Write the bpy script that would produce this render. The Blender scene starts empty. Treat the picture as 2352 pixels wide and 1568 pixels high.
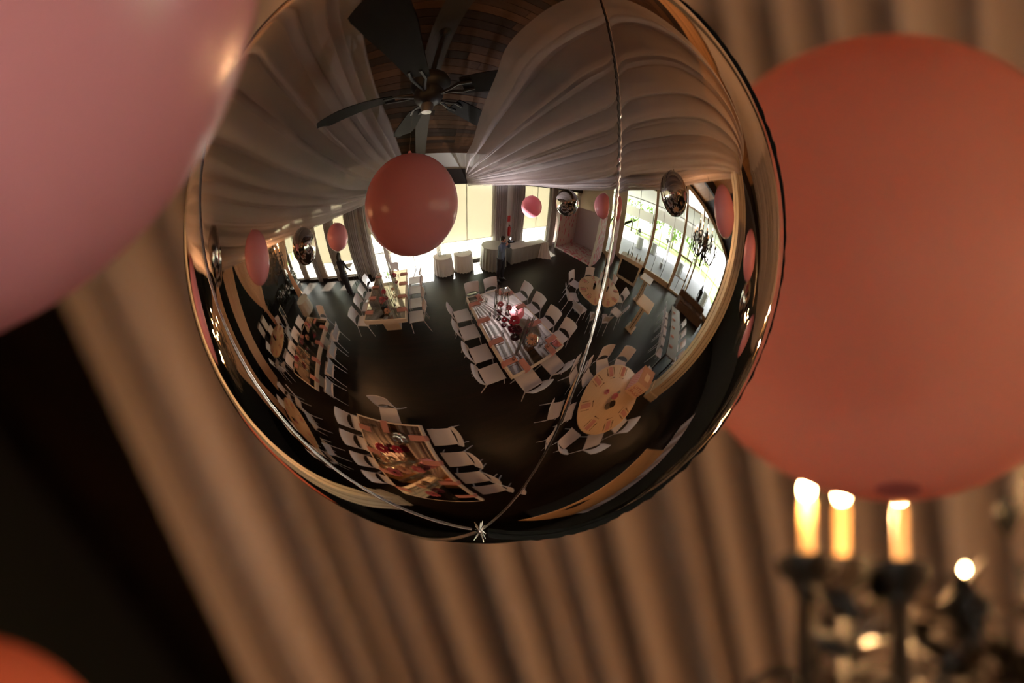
import bpy, math, random
from mathutils import Vector, Matrix, noise
PI = math.pi
sc = bpy.context.scene
COL = sc.collection
random.seed(7)
R = math.radians

# ------------------------------------------------------------------ camera, world, sun, exposure
cam_d = bpy.data.cameras.new('camera')
cam = bpy.data.objects.new('camera', cam_d)
COL.objects.link(cam)
sc.camera = cam
fwd = Vector((-0.3705, 0.8667, 0.3342)).normalized()
dwn = Vector((-0.1230, 0.3119, -0.9421))
dwn = (dwn - fwd * dwn.dot(fwd)).normalized()
rgt = dwn.cross(fwd)
cam.matrix_world = Matrix(((rgt.x, -dwn.x, -fwd.x, 2.04), (rgt.y, -dwn.y, -fwd.y, -4.70), (rgt.z, -dwn.z, -fwd.z, 1.605), (0, 0, 0, 1)))
cam_d.sensor_width = 36.0
cam_d.lens = 200.0
cam_d.clip_start = 0.1
cam_d.clip_end = 200
cam_d.dof.use_dof = True
cam_d.dof.focus_distance = 5.30
cam_d.dof.aperture_fstop = 4.0
cam_d.dof.aperture_blades = 0

SKY = 3.8
SUN = 24.0
CANDLE_W = 94.0
FLASH_W = 170.0
sc.view_settings.view_transform = 'Standard'
sc.view_settings.look = 'None'
sc.view_settings.gamma = 1.0
sc.view_settings.use_curve_mapping = False
sc.view_settings.exposure = 2.05
w = bpy.data.worlds.new('sky')
sc.world = w
w.use_nodes = True
nt = w.node_tree
nt.nodes.clear()
wo = nt.nodes.new('ShaderNodeOutputWorld')
bg = nt.nodes.new('ShaderNodeBackground')
sky = nt.nodes.new('ShaderNodeTexSky')
sky.sky_type = 'HOSEK_WILKIE'
sky.turbidity = 4.0
sky.ground_albedo = 0.4
sky.sun_direction = Vector((0.15, -0.72, 0.68)).normalized()
mixw = nt.nodes.new('ShaderNodeMixRGB')
mixw.inputs[0].default_value = 0.55
mixw.inputs[2].default_value = (1.0, 0.98, 0.92, 1)
nt.links.new(sky.outputs[0], mixw.inputs[1])
nt.links.new(mixw.outputs[0], bg.inputs[0])
bg.inputs[1].default_value = SKY
nt.links.new(bg.outputs[0], wo.inputs[0])
sd = bpy.data.lights.new('sun', 'SUN')
sd.energy = SUN
sd.angle = R(0.6)
sd.color = (1.0, 0.93, 0.82)
so = bpy.data.objects.new('sun', sd)
COL.objects.link(so)
so.rotation_euler = Vector((-0.15, 0.72, -0.68)).to_track_quat('-Z', 'Y').to_euler()


def portal(name, loc, rot, sx, sy):
    l = bpy.data.lights.new(name, 'AREA')
    l.shape = 'RECTANGLE'
    l.size = sx
    l.size_y = sy
    l.cycles.is_portal = True
    o = bpy.data.objects.new(name, l)
    COL.objects.link(o)
    o.location = loc
    o.rotation_euler = rot


portal('window_portal', (-0.5, -6.62, 1.9), (R(90), 0, 0), 17, 3.8)
portal('window_portal', (11.15, 3.2, 2.9), (R(90), 0, R(90)), 12.6, 5.8)
cy = sc.cycles
cy.max_bounces = 9
cy.diffuse_bounces = 3
cy.glossy_bounces = 6
cy.transmission_bounces = 4
cy.transparent_max_bounces = 24
cy.caustics_reflective = False
cy.caustics_refractive = False
cy.sample_clamp_indirect = 4.0
cy.blur_glossy = 0.3

# ------------------------------------------------------------------ materials
MATS = {}


def mat(name, col, rough=0.5, metal=0.0, spec=0.5, var=0.0, vscale=8.0, bump=0.0, bscale=40.0, stretch=(1, 1, 1), emit=None, trans=0.0, alpha=0.0, coat=0.0, sheen=0.0):
    """procedural principled material; trans mixes in a translucent lobe, alpha lets straight light through"""
    if name in MATS:
        return MATS[name]
    m = bpy.data.materials.new(name)
    m.use_nodes = True
    n = m.node_tree.nodes
    l = m.node_tree.links
    p = n['Principled BSDF']
    out = n['Material Output']
    c4 = (*col, 1)
    p.inputs['Base Color'].default_value = c4
    p.inputs['Roughness'].default_value = rough
    p.inputs['Metallic'].default_value = metal
    p.inputs['Specular IOR Level'].default_value = spec
    p.inputs['Coat Weight'].default_value = coat
    p.inputs['Sheen Weight'].default_value = sheen
    colout = None
    if var or bump:
        tc = n.new('ShaderNodeTexCoord')
        mp = n.new('ShaderNodeMapping')
        mp.inputs['Scale'].default_value = stretch
        l.new(tc.outputs['Object'], mp.inputs[0])
    if var:
        t = n.new('ShaderNodeTexNoise')
        t.inputs['Scale'].default_value = vscale
        t.inputs['Detail'].default_value = 4
        l.new(mp.outputs[0], t.inputs[0])
        mx = n.new('ShaderNodeMixRGB')
        mx.inputs[1].default_value = (*[max(0, c * (1 - var)) for c in col], 1)
        mx.inputs[2].default_value = (*[min(1, c * (1 + var)) for c in col], 1)
        l.new(t.outputs[0], mx.inputs[0])
        l.new(mx.outputs[0], p.inputs['Base Color'])
        colout = mx.outputs[0]
    if bump:
        t2 = n.new('ShaderNodeTexNoise')
        t2.inputs['Scale'].default_value = bscale
        l.new(mp.outputs[0], t2.inputs[0])
        b = n.new('ShaderNodeBump')
        b.inputs['Strength'].default_value = bump
        b.inputs['Distance'].default_value = 0.01
        l.new(t2.outputs[0], b.inputs['Height'])
        l.new(b.outputs[0], p.inputs['Normal'])
    if emit:
        p.inputs['Emission Color'].default_value = (*emit[:3], 1)
        p.inputs['Emission Strength'].default_value = emit[3]
    sh = p.outputs[0]
    if trans:
        tr = n.new('ShaderNodeBsdfTranslucent')
        tr.inputs[0].default_value = c4
        if colout:
            l.new(colout, tr.inputs[0])
        ms = n.new('ShaderNodeMixShader')
        ms.inputs[0].default_value = trans
        l.new(sh, ms.inputs[1])
        l.new(tr.outputs[0], ms.inputs[2])
        sh = ms.outputs[0]
    if alpha:
        ta = n.new('ShaderNodeBsdfTransparent')
        ms = n.new('ShaderNodeMixShader')
        ms.inputs[0].default_value = alpha
        l.new(sh, ms.inputs[1])
        l.new(ta.outputs[0], ms.inputs[2])
        sh = ms.outputs[0]
    l.new(sh, out.inputs[0])
    MATS[name] = m
    return m


def thin_glass(name, tint=(0.96, 0.98, 0.97), refl=0.08):
    m = bpy.data.materials.new(name)
    m.use_nodes = True
    n = m.node_tree.nodes
    l = m.node_tree.links
    n.remove(n['Principled BSDF'])
    t = n.new('ShaderNodeBsdfTransparent')
    t.inputs[0].default_value = (*tint, 1)
    g = n.new('ShaderNodeBsdfGlossy')
    g.inputs['Roughness'].default_value = 0.02
    lw = n.new('ShaderNodeLayerWeight')
    lw.inputs[0].default_value = 0.25
    mt = n.new('ShaderNodeMath')
    mt.operation = 'MULTIPLY_ADD'
    mt.inputs[1].default_value = 0.6
    mt.inputs[2].default_value = refl * 0.4
    l.new(lw.outputs['Fresnel'], mt.inputs[0])
    ms = n.new('ShaderNodeMixShader')
    l.new(mt.outputs[0], ms.inputs[0])
    l.new(t.outputs[0], ms.inputs[1])
    l.new(g.outputs[0], ms.inputs[2])
    l.new(ms.outputs[0], n['Material Output'].inputs[0])
    MATS[name] = m
    return m


def wood_floor():
    m = bpy.data.materials.new('dark_floor_wood')
    m.use_nodes = True
    n = m.node_tree.nodes
    l = m.node_tree.links
    p = n['Principled BSDF']
    tc = n.new('ShaderNodeTexCoord')
    br = n.new('ShaderNodeTexBrick')
    br.inputs['Color1'].default_value = (0.022, 0.012, 0.008, 1)
    br.inputs['Color2'].default_value = (0.011, 0.0065, 0.0045, 1)
    br.inputs['Mortar'].default_value = (0.003, 0.002, 0.0015, 1)
    br.inputs['Scale'].default_value = 1.0
    br.inputs['Mortar Size'].default_value = 0.004
    br.inputs['Brick Width'].default_value = 1.7
    br.inputs['Row Height'].default_value = 0.13
    l.new(tc.outputs['Object'], br.inputs[0])
    mp = n.new('ShaderNodeMapping')
    mp.inputs['Scale'].default_value = (1.2, 14, 1)
    l.new(tc.outputs['Object'], mp.inputs[0])
    no = n.new('ShaderNodeTexNoise')
    no.inputs['Scale'].default_value = 2.5
    no.inputs['Detail'].default_value = 5
    l.new(mp.outputs[0], no.inputs[0])
    mx = n.new('ShaderNodeMixRGB')
    mx.blend_type = 'MULTIPLY'
    mx.inputs[0].default_value = 0.7
    l.new(br.outputs[0], mx.inputs[1])
    l.new(no.outputs[0], mx.inputs[2])
    l.new(mx.outputs[0], p.inputs['Base Color'])
    rr = n.new('ShaderNodeMapRange')
    rr.inputs[3].default_value = 0.36
    rr.inputs[4].default_value = 0.50
    l.new(no.outputs[0], rr.inputs[0])
    l.new(rr.outputs[0], p.inputs['Roughness'])
    p.inputs['Specular IOR Level'].default_value = 0.5
    b = n.new('ShaderNodeBump')
    b.inputs['Strength'].default_value = 0.15
    b.inputs['Distance'].default_value = 0.01
    l.new(no.outputs[0], b.inputs['Height'])
    l.new(b.outputs[0], p.inputs['Normal'])
    return m


M_FLOOR = wood_floor()
M_SILVER = mat('silver_foil', (0.66, 0.635, 0.615), 0.012, 1.0)
M_SEAM = mat('seam_foil', (0.62, 0.58, 0.56), 0.25, 1.0)
M_SEAM_D = mat('seam_dark_reflection', (0.008, 0.007, 0.007), 0.7, spec=0.1)  # black stands in for the dark surroundings a silver seam reflects
M_LATEX = mat('pink_latex', (0.80, 0.32, 0.37), 0.25, spec=0.30, trans=0.22)
M_LATEX_D = mat('shaded_coral_latex', (0.62, 0.17, 0.11), 0.4, spec=0.22, trans=0.3)  # coral latex with the weaker light on its balloon put into the colour
M_CROWN = mat('thick_latex_crown', (0.50, 0.12, 0.11), 0.4, spec=0.22)
M_LATEX_C = mat('coral_latex', (0.86, 0.37, 0.28), 0.45, spec=0.22, trans=0.30)
M_SHEER = mat('sheer_drape', (0.62, 0.53, 0.52), 0.9, spec=0.05, trans=0.40, alpha=0.56, var=0.04, vscale=3)
M_DRAPE = mat('taupe_drape', (0.44, 0.35, 0.31), 0.9, spec=0.05, trans=0.15, var=0.05, vscale=3)
M_PEACH = mat('peach_drape', (0.82, 0.55, 0.39), 0.8, spec=0.1, trans=0.35)
M_CURTAIN = mat('grey_curtain', (0.42, 0.37, 0.36), 0.85, spec=0.05, trans=0.25)
M_BLIND = mat('blind_fabric', (0.74, 0.71, 0.62), 0.8, spec=0.05, trans=0.30)
M_WHITE = mat('white_plastic', (0.68, 0.68, 0.78), 0.35)
M_TABLEWHITE = mat('table_white', (0.70, 0.62, 0.55), 0.4, var=0.05)
M_MIRROR = mat('table_mirror', (0.80, 0.76, 0.72), 0.03, 1.0)
M_OAK = mat('round_top_wood', (0.60, 0.44, 0.30), 0.45, var=0.12, vscale=4, stretch=(1, 8, 1))
M_CREAM = mat('cream_paint', (0.66, 0.55, 0.42), 0.5, var=0.04)
M_GROOVE = mat('groove_dark', (0.08, 0.05, 0.03), 0.8)
M_WHITEPAINT = mat('white_paint', (0.72, 0.70, 0.65), 0.5, var=0.03)
M_BLACK = mat('black_paint', (0.012, 0.010, 0.010), 0.5)
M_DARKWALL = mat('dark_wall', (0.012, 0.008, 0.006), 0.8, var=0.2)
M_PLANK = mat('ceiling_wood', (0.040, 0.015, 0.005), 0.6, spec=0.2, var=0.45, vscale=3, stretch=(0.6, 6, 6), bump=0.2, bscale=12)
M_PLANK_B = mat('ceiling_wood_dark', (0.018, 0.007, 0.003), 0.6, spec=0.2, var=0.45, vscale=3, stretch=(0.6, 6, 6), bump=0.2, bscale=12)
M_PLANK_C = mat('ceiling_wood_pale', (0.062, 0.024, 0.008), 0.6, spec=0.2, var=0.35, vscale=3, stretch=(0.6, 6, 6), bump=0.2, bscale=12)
M_PLANK_LIT = mat('ceiling_wood_lamplit', (0.34, 0.15, 0.05), 0.55, var=0.4, vscale=3, stretch=(0.6, 6, 6), bump=0.2, bscale=12)  # warm chandelier glow put into the board colour
M_RAFTER = mat('rafter_wood', (0.018, 0.010, 0.006), 0.6, var=0.3, vscale=3, stretch=(6, 1, 6))
M_IRON = mat('bronze_iron', (0.007, 0.004, 0.0025), 0.45, 0.1, spec=0.35, var=0.3, vscale=20)
M_TUBE = mat('candle_tube', (0.72, 0.42, 0.16), 0.5, emit=(1.0, 0.42, 0.11, 0.20))
M_FLAME = mat('candle_flame', (1, 0.8, 0.5), 0.5, emit=(1.0, 0.62, 0.24, 42.0))
M_NAPKIN = mat('pink_napkin', (0.54, 0.27, 0.25), 0.85, spec=0.1, var=0.05)
M_CUTLERY = mat('copper_cutlery', (0.40, 0.24, 0.16), 0.25, 1.0)
M_GLASS = thin_glass('clear_glass')
M_PANE = thin_glass('window_pane', (0.93, 0.96, 0.94), 0.05)
M_RED = mat('peony_magenta', (0.50, 0.03, 0.08), 0.6, var=0.3)
M_DKRED = mat('peony_burgundy', (0.10, 0.008, 0.022), 0.6, var=0.3)
M_PINKF = mat('peony_pink', (0.58, 0.17, 0.22), 0.6, var=0.25)
M_PEACHF = mat('dahlia_peach', (0.66, 0.36, 0.24), 0.6, var=0.25)
M_STEM = mat('green_stem', (0.05, 0.10, 0.03), 0.6)
M_CLOTHW = mat('white_cloth', (0.74, 0.71, 0.68), 0.85, spec=0.1, trans=0.1)
M_CLOTHG = mat('grey_satin_cloth', (0.36, 0.37, 0.35), 0.45, sheen=0.2)
M_STEEL = mat('grey_steel', (0.30, 0.29, 0.29), 0.4, 0.8)
M_PAVE_B = mat('pale_concrete', (0.80, 0.78, 0.74), 0.7, var=0.06, vscale=1.0)
M_PAVE = mat('terrace_paving', (0.24, 0.25, 0.29), 0.7, var=0.1, vscale=1.0)
M_GRASS = mat('lawn_grass', (0.11, 0.17, 0.035), 0.9, var=0.4, vscale=2)
M_LEAF = mat('tree_leaf', (0.13, 0.22, 0.05), 0.6, var=0.5, vscale=1.5, trans=0.4)
M_SKIN = mat('skin', (0.50, 0.27, 0.19), 0.5)
M_SHIRT = mat('blue_shirt', (0.12, 0.17, 0.25), 0.8)
M_TROUSER = mat('dark_trousers', (0.03, 0.03, 0.045), 0.8)
M_BLADE = mat('fan_blade_wood', (0.008, 0.005, 0.004), 0.75, spec=0.15)
M_SUIT = mat('black_suit', (0.012, 0.012, 0.014), 0.8)
M_HAIR = mat('dark_hair', (0.02, 0.014, 0.01), 0.5)
M_GOLD = mat('brown_lid', (0.38, 0.20, 0.12), 0.6, var=0.1)
M_LILAC = mat('lilac_panel', (0.50, 0.38, 0.42), 0.6)
M_GLASSDK = mat('dark_vase_water', (0.01, 0.008, 0.008), 0.1)


def pattern_mat(name, sx, sy, w_, bgc, fg, axes):
    """pink brush dashes printed on a pale ground"""
    m = bpy.data.materials.new(name)
    m.use_nodes = True
    n = m.node_tree.nodes
    l = m.node_tree.links
    p = n['Principled BSDF']
    tc = n.new('ShaderNodeTexCoord')
    mp = n.new('ShaderNodeMapping')
    l.new(tc.outputs['Object'], mp.inputs[0])
    sp = n.new('ShaderNodeSeparateXYZ')
    l.new(mp.outputs[0], sp.inputs[0])
    cb = n.new('ShaderNodeCombineXYZ')
    l.new(sp.outputs[axes[0]], cb.inputs[0])
    l.new(sp.outputs[axes[1]], cb.inputs[1])
    br = n.new('ShaderNodeTexBrick')
    br.inputs['Color1'].default_value = (*fg, 1)
    br.inputs['Color2'].default_value = (*[c * 1.25 for c in fg], 1)
    br.inputs['Mortar'].default_value = (*bgc, 1)
    br.inputs['Scale'].default_value = 1
    br.inputs['Mortar Size'].default_value = w_
    br.inputs['Mortar Smooth'].default_value = 0.15
    br.inputs['Brick Width'].default_value = sx
    br.inputs['Row Height'].default_value = sy
    l.new(cb.outputs[0], br.inputs[0])
    l.new(br.outputs[0], p.inputs['Base Color'])
    p.inputs['Roughness'].default_value = 0.7
    return m


# ------------------------------------------------------------------ mesh helpers
class MB:
    def __init__(s):
        s.v = []
        s.f = []

    def add(s, vs, fs):
        o = len(s.v)
        s.v += [tuple(v) for v in vs]
        s.f += [tuple(i + o for i in f) for f in fs]
        return s

    def box(s, c, d, rz=0.0, taper=1.0):
        hx, hy, hz = d[0] / 2, d[1] / 2, d[2] / 2
        cs, sn = math.cos(rz), math.sin(rz)
        vs = []
        for z in (-1, 1):
            k = taper if z > 0 else 1.0
            for x, y in ((-1, -1), (1, -1), (1, 1), (-1, 1)):
                a, b = x * hx * k, y * hy * k
                vs.append((c[0] + a * cs - b * sn, c[1] + a * sn + b * cs, c[2] + z * hz))
        return s.add(vs, [(3, 2, 1, 0), (4, 5, 6, 7), (0, 1, 5, 4), (1, 2, 6, 5), (2, 3, 7, 6), (3, 0, 4, 7)])

    def bbox(s, c, d, b=0.006, rz=0.0):
        """box with chamfered vertical and top edges"""
        hx, hy, hz = d[0] / 2, d[1] / 2, d[2] / 2
        cs, sn = math.cos(rz), math.sin(rz)
        rings = []
        for z, k in ((-hz, b), (-hz + b, 0), (hz - b, 0), (hz, b)):
            x, y = hx - k, hy - k
            ring = []
            for px, py in ((-x + b, -y), (x - b, -y), (x, -y + b), (x, y - b), (x - b, y), (-x + b, y), (-x, y - b), (-x, -y + b)):
                ring.append((c[0] + px * cs - py * sn, c[1] + px * sn + py * cs, c[2] + z))
            rings.append(ring)
        return s.loft(rings)

    def loft(s, rings, cap=True, closed=True):
        n = len(rings[0])
        vs = [p for r in rings for p in r]
        fs = []
        for i in range(len(rings) - 1):
            for j in range(n if closed else n - 1):
                k = (j + 1) % n
                fs.append((i * n + j, i * n + k, (i + 1) * n + k, (i + 1) * n + j))
        if cap:
            fs.append(tuple(range(n - 1, -1, -1)))
            fs.append(tuple((len(rings) - 1) * n + j for j in range(n)))
        return s.add(vs, fs)

    def tube(s, pts, rad, n=8, cap=True):
        pts = [Vector(p) for p in pts]
        rads = rad if isinstance(rad, (list, tuple)) else [rad] * len(pts)
        rings = []
        up = None
        for i, p in enumerate(pts):
            t = (pts[min(i + 1, len(pts) - 1)] - pts[max(i - 1, 0)])
            t = t.normalized() if t.length > 1e-9 else Vector((0, 0, 1))
            if up is None:
                up = t.orthogonal().normalized()
            up = (up - t * up.dot(t))
            up = up.normalized() if up.length > 1e-6 else t.orthogonal().normalized()
            sd_ = t.cross(up)
            rings.append([p + (up * math.cos(2 * PI * k / n) + sd_ * math.sin(2 * PI * k / n)) * rads[i] for k in range(n)])
        return s.loft(rings, cap)

    def lathe(s, prof, n=16, c=(0, 0, 0), cap=True):
        rings = [[(c[0] + r * math.cos(2 * PI * k / n), c[1] + r * math.sin(2 * PI * k / n), c[2] + z) for k in range(n)] for r, z in prof]
        return s.loft(rings, cap)

    def grid(s, fn, nu, nv):
        vs = [fn(i / nu, j / nv) for j in range(nv + 1) for i in range(nu + 1)]
        fs = [(j * (nu + 1) + i, j * (nu + 1) + i + 1, (j + 1) * (nu + 1) + i + 1, (j + 1) * (nu + 1) + i) for j in range(nv) for i in range(nu)]
        return s.add(vs, fs)

    def sheet(s, fn, nu, nv, t, ax=(0, 0, 1)):
        """grid with a thickness"""
        a = [Vector(fn(i / nu, j / nv)) for j in range(nv + 1) for i in range(nu + 1)]
        d = Vector(ax) * t
        o = len(a)
        vs = a + [p - d for p in a]
        fs = []
        w_ = nu + 1
        for j in range(nv):
            for i in range(nu):
                q = (j * w_ + i, j * w_ + i + 1, (j + 1) * w_ + i + 1, (j + 1) * w_ + i)
                fs.append(q)
                fs.append(tuple(x + o for x in reversed(q)))
        for i in range(nu):
            fs.append((i + 1, i, i + o, i + 1 + o))
            b = nv * w_
            fs.append((b + i, b + i + 1, b + i + 1 + o, b + i + o))
        for j in range(nv):
            fs.append((j * w_, (j + 1) * w_, (j + 1) * w_ + o, j * w_ + o))
            e = j * w_ + nu
            fs.append((e + w_, e, e + o, e + w_ + o))
        return s.add(vs, fs)

    def ellipsoid(s, c, r, nu=16, nv=10):
        rings = []
        for j in range(1, nv):
            th = PI * j / nv
            rings.append([(c[0] + r[0] * math.sin(th) * math.cos(2 * PI * i / nu), c[1] + r[1] * math.sin(th) * math.sin(2 * PI * i / nu), c[2] + r[2] * math.cos(th)) for i in range(nu)])
        return s.loft(rings)

    def mesh(s, name, smooth=True):
        me = bpy.data.meshes.new(name)
        me.from_pydata(s.v, [], s.f)
        if smooth:
            me.polygons.foreach_set('use_smooth', [True] * len(me.polygons))
            try:
                me.set_sharp_from_angle(angle=R(40))
            except Exception:
                pass
        me.update()
        return me


def link(name, me, m, parent=None, loc=None, rz=None):
    o = bpy.data.objects.new(name, me)
    if m and me and not me.materials:
        me.materials.append(m)
    COL.objects.link(o)
    if parent:
        o.parent = parent
    if loc:
        o.location = loc
    if rz is not None:
        o.rotation_euler = (0, 0, rz)
    return o


def obj(name, mb, m, parent=None, loc=None, rz=None, smooth=True):
    return link(name, mb.mesh(name, smooth), m, parent, loc, rz)


def tag(o, label, cat, group=None):
    o['label'] = label
    o['category'] = cat
    if group:
        o['group'] = group
    return o


def thing(name, label, cat, loc=(0, 0, 0), rz=0.0, group=None):
    o = bpy.data.objects.new(name, None)
    o.empty_display_size = 0.1
    COL.objects.link(o)
    o.location = loc
    o.rotation_euler = (0, 0, rz)
    return tag(o, label, cat, group)


def dup(root, loc, rz=0.0, label=None, group=None, scale=None):
    r = root.copy()
    COL.objects.link(r)
    r.location = loc
    r.rotation_euler = (0, 0, rz)
    if scale:
        r.scale = scale
    if label:
        r['label'] = label
    if group:
        r['group'] = group
    for ch in list(root.children):
        c = ch.copy()
        COL.objects.link(c)
        c.parent = r
        for g in ch.children:
            d = g.copy()
            COL.objects.link(d)
            d.parent = c
    return r


def struct(name, mb, m, parent=None, smooth=False):
    o = obj(name, mb, m, parent, smooth=smooth)
    if not parent:
        o['kind'] = 'structure'
    return o


def lerp(a, b, t):
    return a + (b - a) * t


def vl(a, b, t):
    return tuple(a[i] + (b[i] - a[i]) * t for i in range(3))


def poly(pts, t):
    """smooth point on a polyline of 3D points, t in 0..1 (Catmull-Rom)"""
    n = len(pts) - 1
    x = min(max(t, 0), 1) * n
    i = min(int(x), n - 1)
    f = x - i
    p0 = Vector(pts[max(i - 1, 0)])
    p1 = Vector(pts[i])
    p2 = Vector(pts[i + 1])
    p3 = Vector(pts[min(i + 2, n)])
    return 0.5 * ((2 * p1) + (p2 - p0) * f + (2 * p0 - 5 * p1 + 4 * p2 - p3) * f * f + (3 * p1 - p0 - 3 * p2 + p3) * f ** 3)


# ------------------------------------------------------------------ setting
struct('floor', MB().box((-0.75, 3.05, -0.05), (23.9, 19.4, 0.1)), M_FLOOR)


def roof_z(y):
    return 7.02 - 0.32 * abs(y - 0.6)


def slab_along(y0, y1, dz0, dz1, x0, x1):
    """roof piece between two Y lines, dz0..dz1 above the roof underside"""
    vs = []
    for y in (y0, y1):
        for x in (x0, x1):
            for d in (dz0, dz1):
                vs.append((x, y, roof_z(y) + d))
    return vs, [(0, 2, 3, 1), (4, 5, 7, 6), (0, 1, 5, 4), (2, 6, 7, 3), (0, 4, 6, 2), (1, 3, 7, 5)]


cb = MB()
cb.add(*slab_along(-6.8, 0.6, 0.03, 0.15, -12.6, 11.4))
cb.add(*slab_along(0.6, 12.8, 0.03, 0.15, -12.6, 11.4))
ceil = struct('ceiling', cb, M_DARKWALL)
rows = []
y = -6.75
while y < 0.55:
    rows.append((y, min(y + 0.195, 0.6)))
    y += 0.205
y = 0.6
while y < 8.0:
    rows.append((y, y + 0.195))
    y += 0.205
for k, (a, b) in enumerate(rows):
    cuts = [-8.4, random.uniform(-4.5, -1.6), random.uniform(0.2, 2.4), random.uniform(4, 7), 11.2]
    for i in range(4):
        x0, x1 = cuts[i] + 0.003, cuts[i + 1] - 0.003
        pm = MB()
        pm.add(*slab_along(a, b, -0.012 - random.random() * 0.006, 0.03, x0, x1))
        obj('plank', pm, (M_PLANK_LIT if 2.4 < a < 4.7 else M_PLANK_B if a > 4.6 else random.choice((M_PLANK, M_PLANK, M_PLANK_B, M_PLANK_C))), ceil, smooth=False)  # lamp glow painted into one band of boards, gloom into those beyond
for k, x in enumerate((-3.6, 0.05, 3.6, 7.4)):
    rf = MB()
    wd = 0.34 if k == 1 else 0.24
    rf.add(*slab_along(-6.6, 0.6, -0.50, -0.02, x - wd / 2, x + wd / 2))
    rf.add(*slab_along(0.6, 8.0, -0.50, -0.02, x - wd / 2, x + wd / 2))
    obj('rafter', rf, M_RAFTER, ceil, smooth=False)

# back wall with windows -----------------------------------------------------------
YB = -6.5
WIN = [(-12.0, -10.7, 1.9), (-10.2, -8.9, 1.85), (-8.15, -6.95, 1.25), (-6.10, -5.15, 0.95), (-4.50, -3.68, 0.92), (-2.46, -1.86, 1.9), (-1.70, 0.60, 0.98), (0.72, 3.30, 1.08), (5.02, 7.08, 1.27), (8.3, 10.4, 1.3)]
wb = MB()
edges = [-12.6] + [e for w_ in WIN for e in (w_[0], w_[1])] + [11.2]
for i in range(0, len(edges), 2):
    a, b = edges[i], edges[i + 1]
    if b - a > 0.01:
        wb.box(((a + b) / 2, YB - 0.05, 1.85), (b - a, 0.2, 3.7))
wb.box((-0.7, YB - 0.05, 4.30), (23.8, 0.2, 1.22))
for a, b, z in WIN:
    if not (-1.75 < a < 0 or -2.5 < a < -2.4):
        wb.box(((a + b) / 2, YB - 0.05, 0.07), (b - a, 0.2, 0.14))
struct('wall_back', wb, M_WHITEPAINT)
hb = MB().box((-0.7, YB + 0.09, 3.78), (23.6, 0.08, 0.62))
struct('trim_1', hb, M_RAFTER)
struct('baseboard_back', MB().box((-7.0, YB + 0.09, 0.07), (8.6, 0.05, 0.14)).box((6.6, YB + 0.09, 0.07), (9.2, 0.05, 0.14)), M_RAFTER)
for k, (a, b, zb) in enumerate(WIN):
    door = a == -2.46
    wn = obj('door_1' if door else 'window_%d' % (k + 1), MB(), None)
    wn['kind'] = 'structure'
    fr = MB()
    z0 = 0.02 if (door or -1.8 < a < -1.6) else 0.14
    for x in (a + 0.03, b - 0.03):
        fr.box((x, YB - 0.05, (z0 + 3.7) / 2), (0.06, 0.12, 3.7 - z0))
    fr.box(((a + b) / 2, YB - 0.05, 3.66), (b - a, 0.12, 0.07))
    if not -1.8 < a < -1.6:
        fr.box(((a + b) / 2, YB - 0.05, z0 + 0.04), (b - a, 0.12, 0.08))
    if door:
        fr.box(((a + b) / 2, YB - 0.05, 1.02), (b - a, 0.08, 0.05)).box(((a + b) / 2, YB - 0.05, 2.1), (b - a, 0.1, 0.09))
        fr.box((b - 0.1, YB + 0.04, 1.05), (0.03, 0.06, 0.18))
    elif b - a > 1.1:
        fr.box(((a + b) / 2, YB - 0.06, (z0 + 3.7) / 2), (0.035, 0.08, 3.7 - z0))
    obj('window_frame', fr, M_WHITEPAINT, wn, smooth=False)
    if not -1.8 < a < -1.6:
        obj('pane', MB().box(((a + b) / 2, YB - 0.07, (z0 + 3.7) / 2), (b - a - 0.1, 0.006, 3.62 - z0)), M_PANE, wn, smooth=False)
    else:
        obj('pane', MB().box(((a + b) / 2, YB - 0.07, 2.95), (b - a - 0.1, 0.006, 1.4)), M_PANE, wn, smooth=False)
    names = ['at the far end of the lounge', 'in the lounge', 'beside the peach curtain', 'left of the narrow lounge-side curtain', 'between two grey curtains', 'over the glass door', 'above the open doorway', 'behind the white skirted tables', 'between grey curtains near the booth', 'behind the photo booth']
    bl = thing('roller_blind', 'cream translucent roller blind ' + names[k].replace('left of', 'beside'), 'blind', ((a + b) / 2, YB + 0.065, 0))
    obj('blind_fabric', MB().box((0, 0, (zb + 3.66) / 2), (b - a + 0.02, 0.004, 3.66 - zb)), M_BLIND, bl, smooth=False)
    obj('bottom_bar', MB().tube([(-(b - a) / 2, 0, zb), ((b - a) / 2, 0, zb)], 0.014, 8), M_WHITEPAINT, bl)


def curtain(x0, x1, y, z0, z1, label, m=None, n=6, amp=0.045, name='curtain', axis='x', taperb=1.0):
    def fn(u, v):
        k = lerp(taperb, 1.0, v)
        c = (x0 + x1) / 2
        x = c + (lerp(x0, x1, u) - c) * k
        d = amp * math.sin(2 * PI * n * u + 0.6 * math.sin(5 * u)) * (0.7 + 0.3 * v)
        x += 0.012 * math.sin(2 * PI * n * 2 * u)
        p = (x, y + d, lerp(z0, z1, v))
        return p if axis == 'x' else (p[1], p[0], p[2])
    o = obj(name, MB().grid(fn, n * 10, 6), m or M_CURTAIN)
    o.data.name = name
    return tag(o, label, 'curtain')


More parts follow.
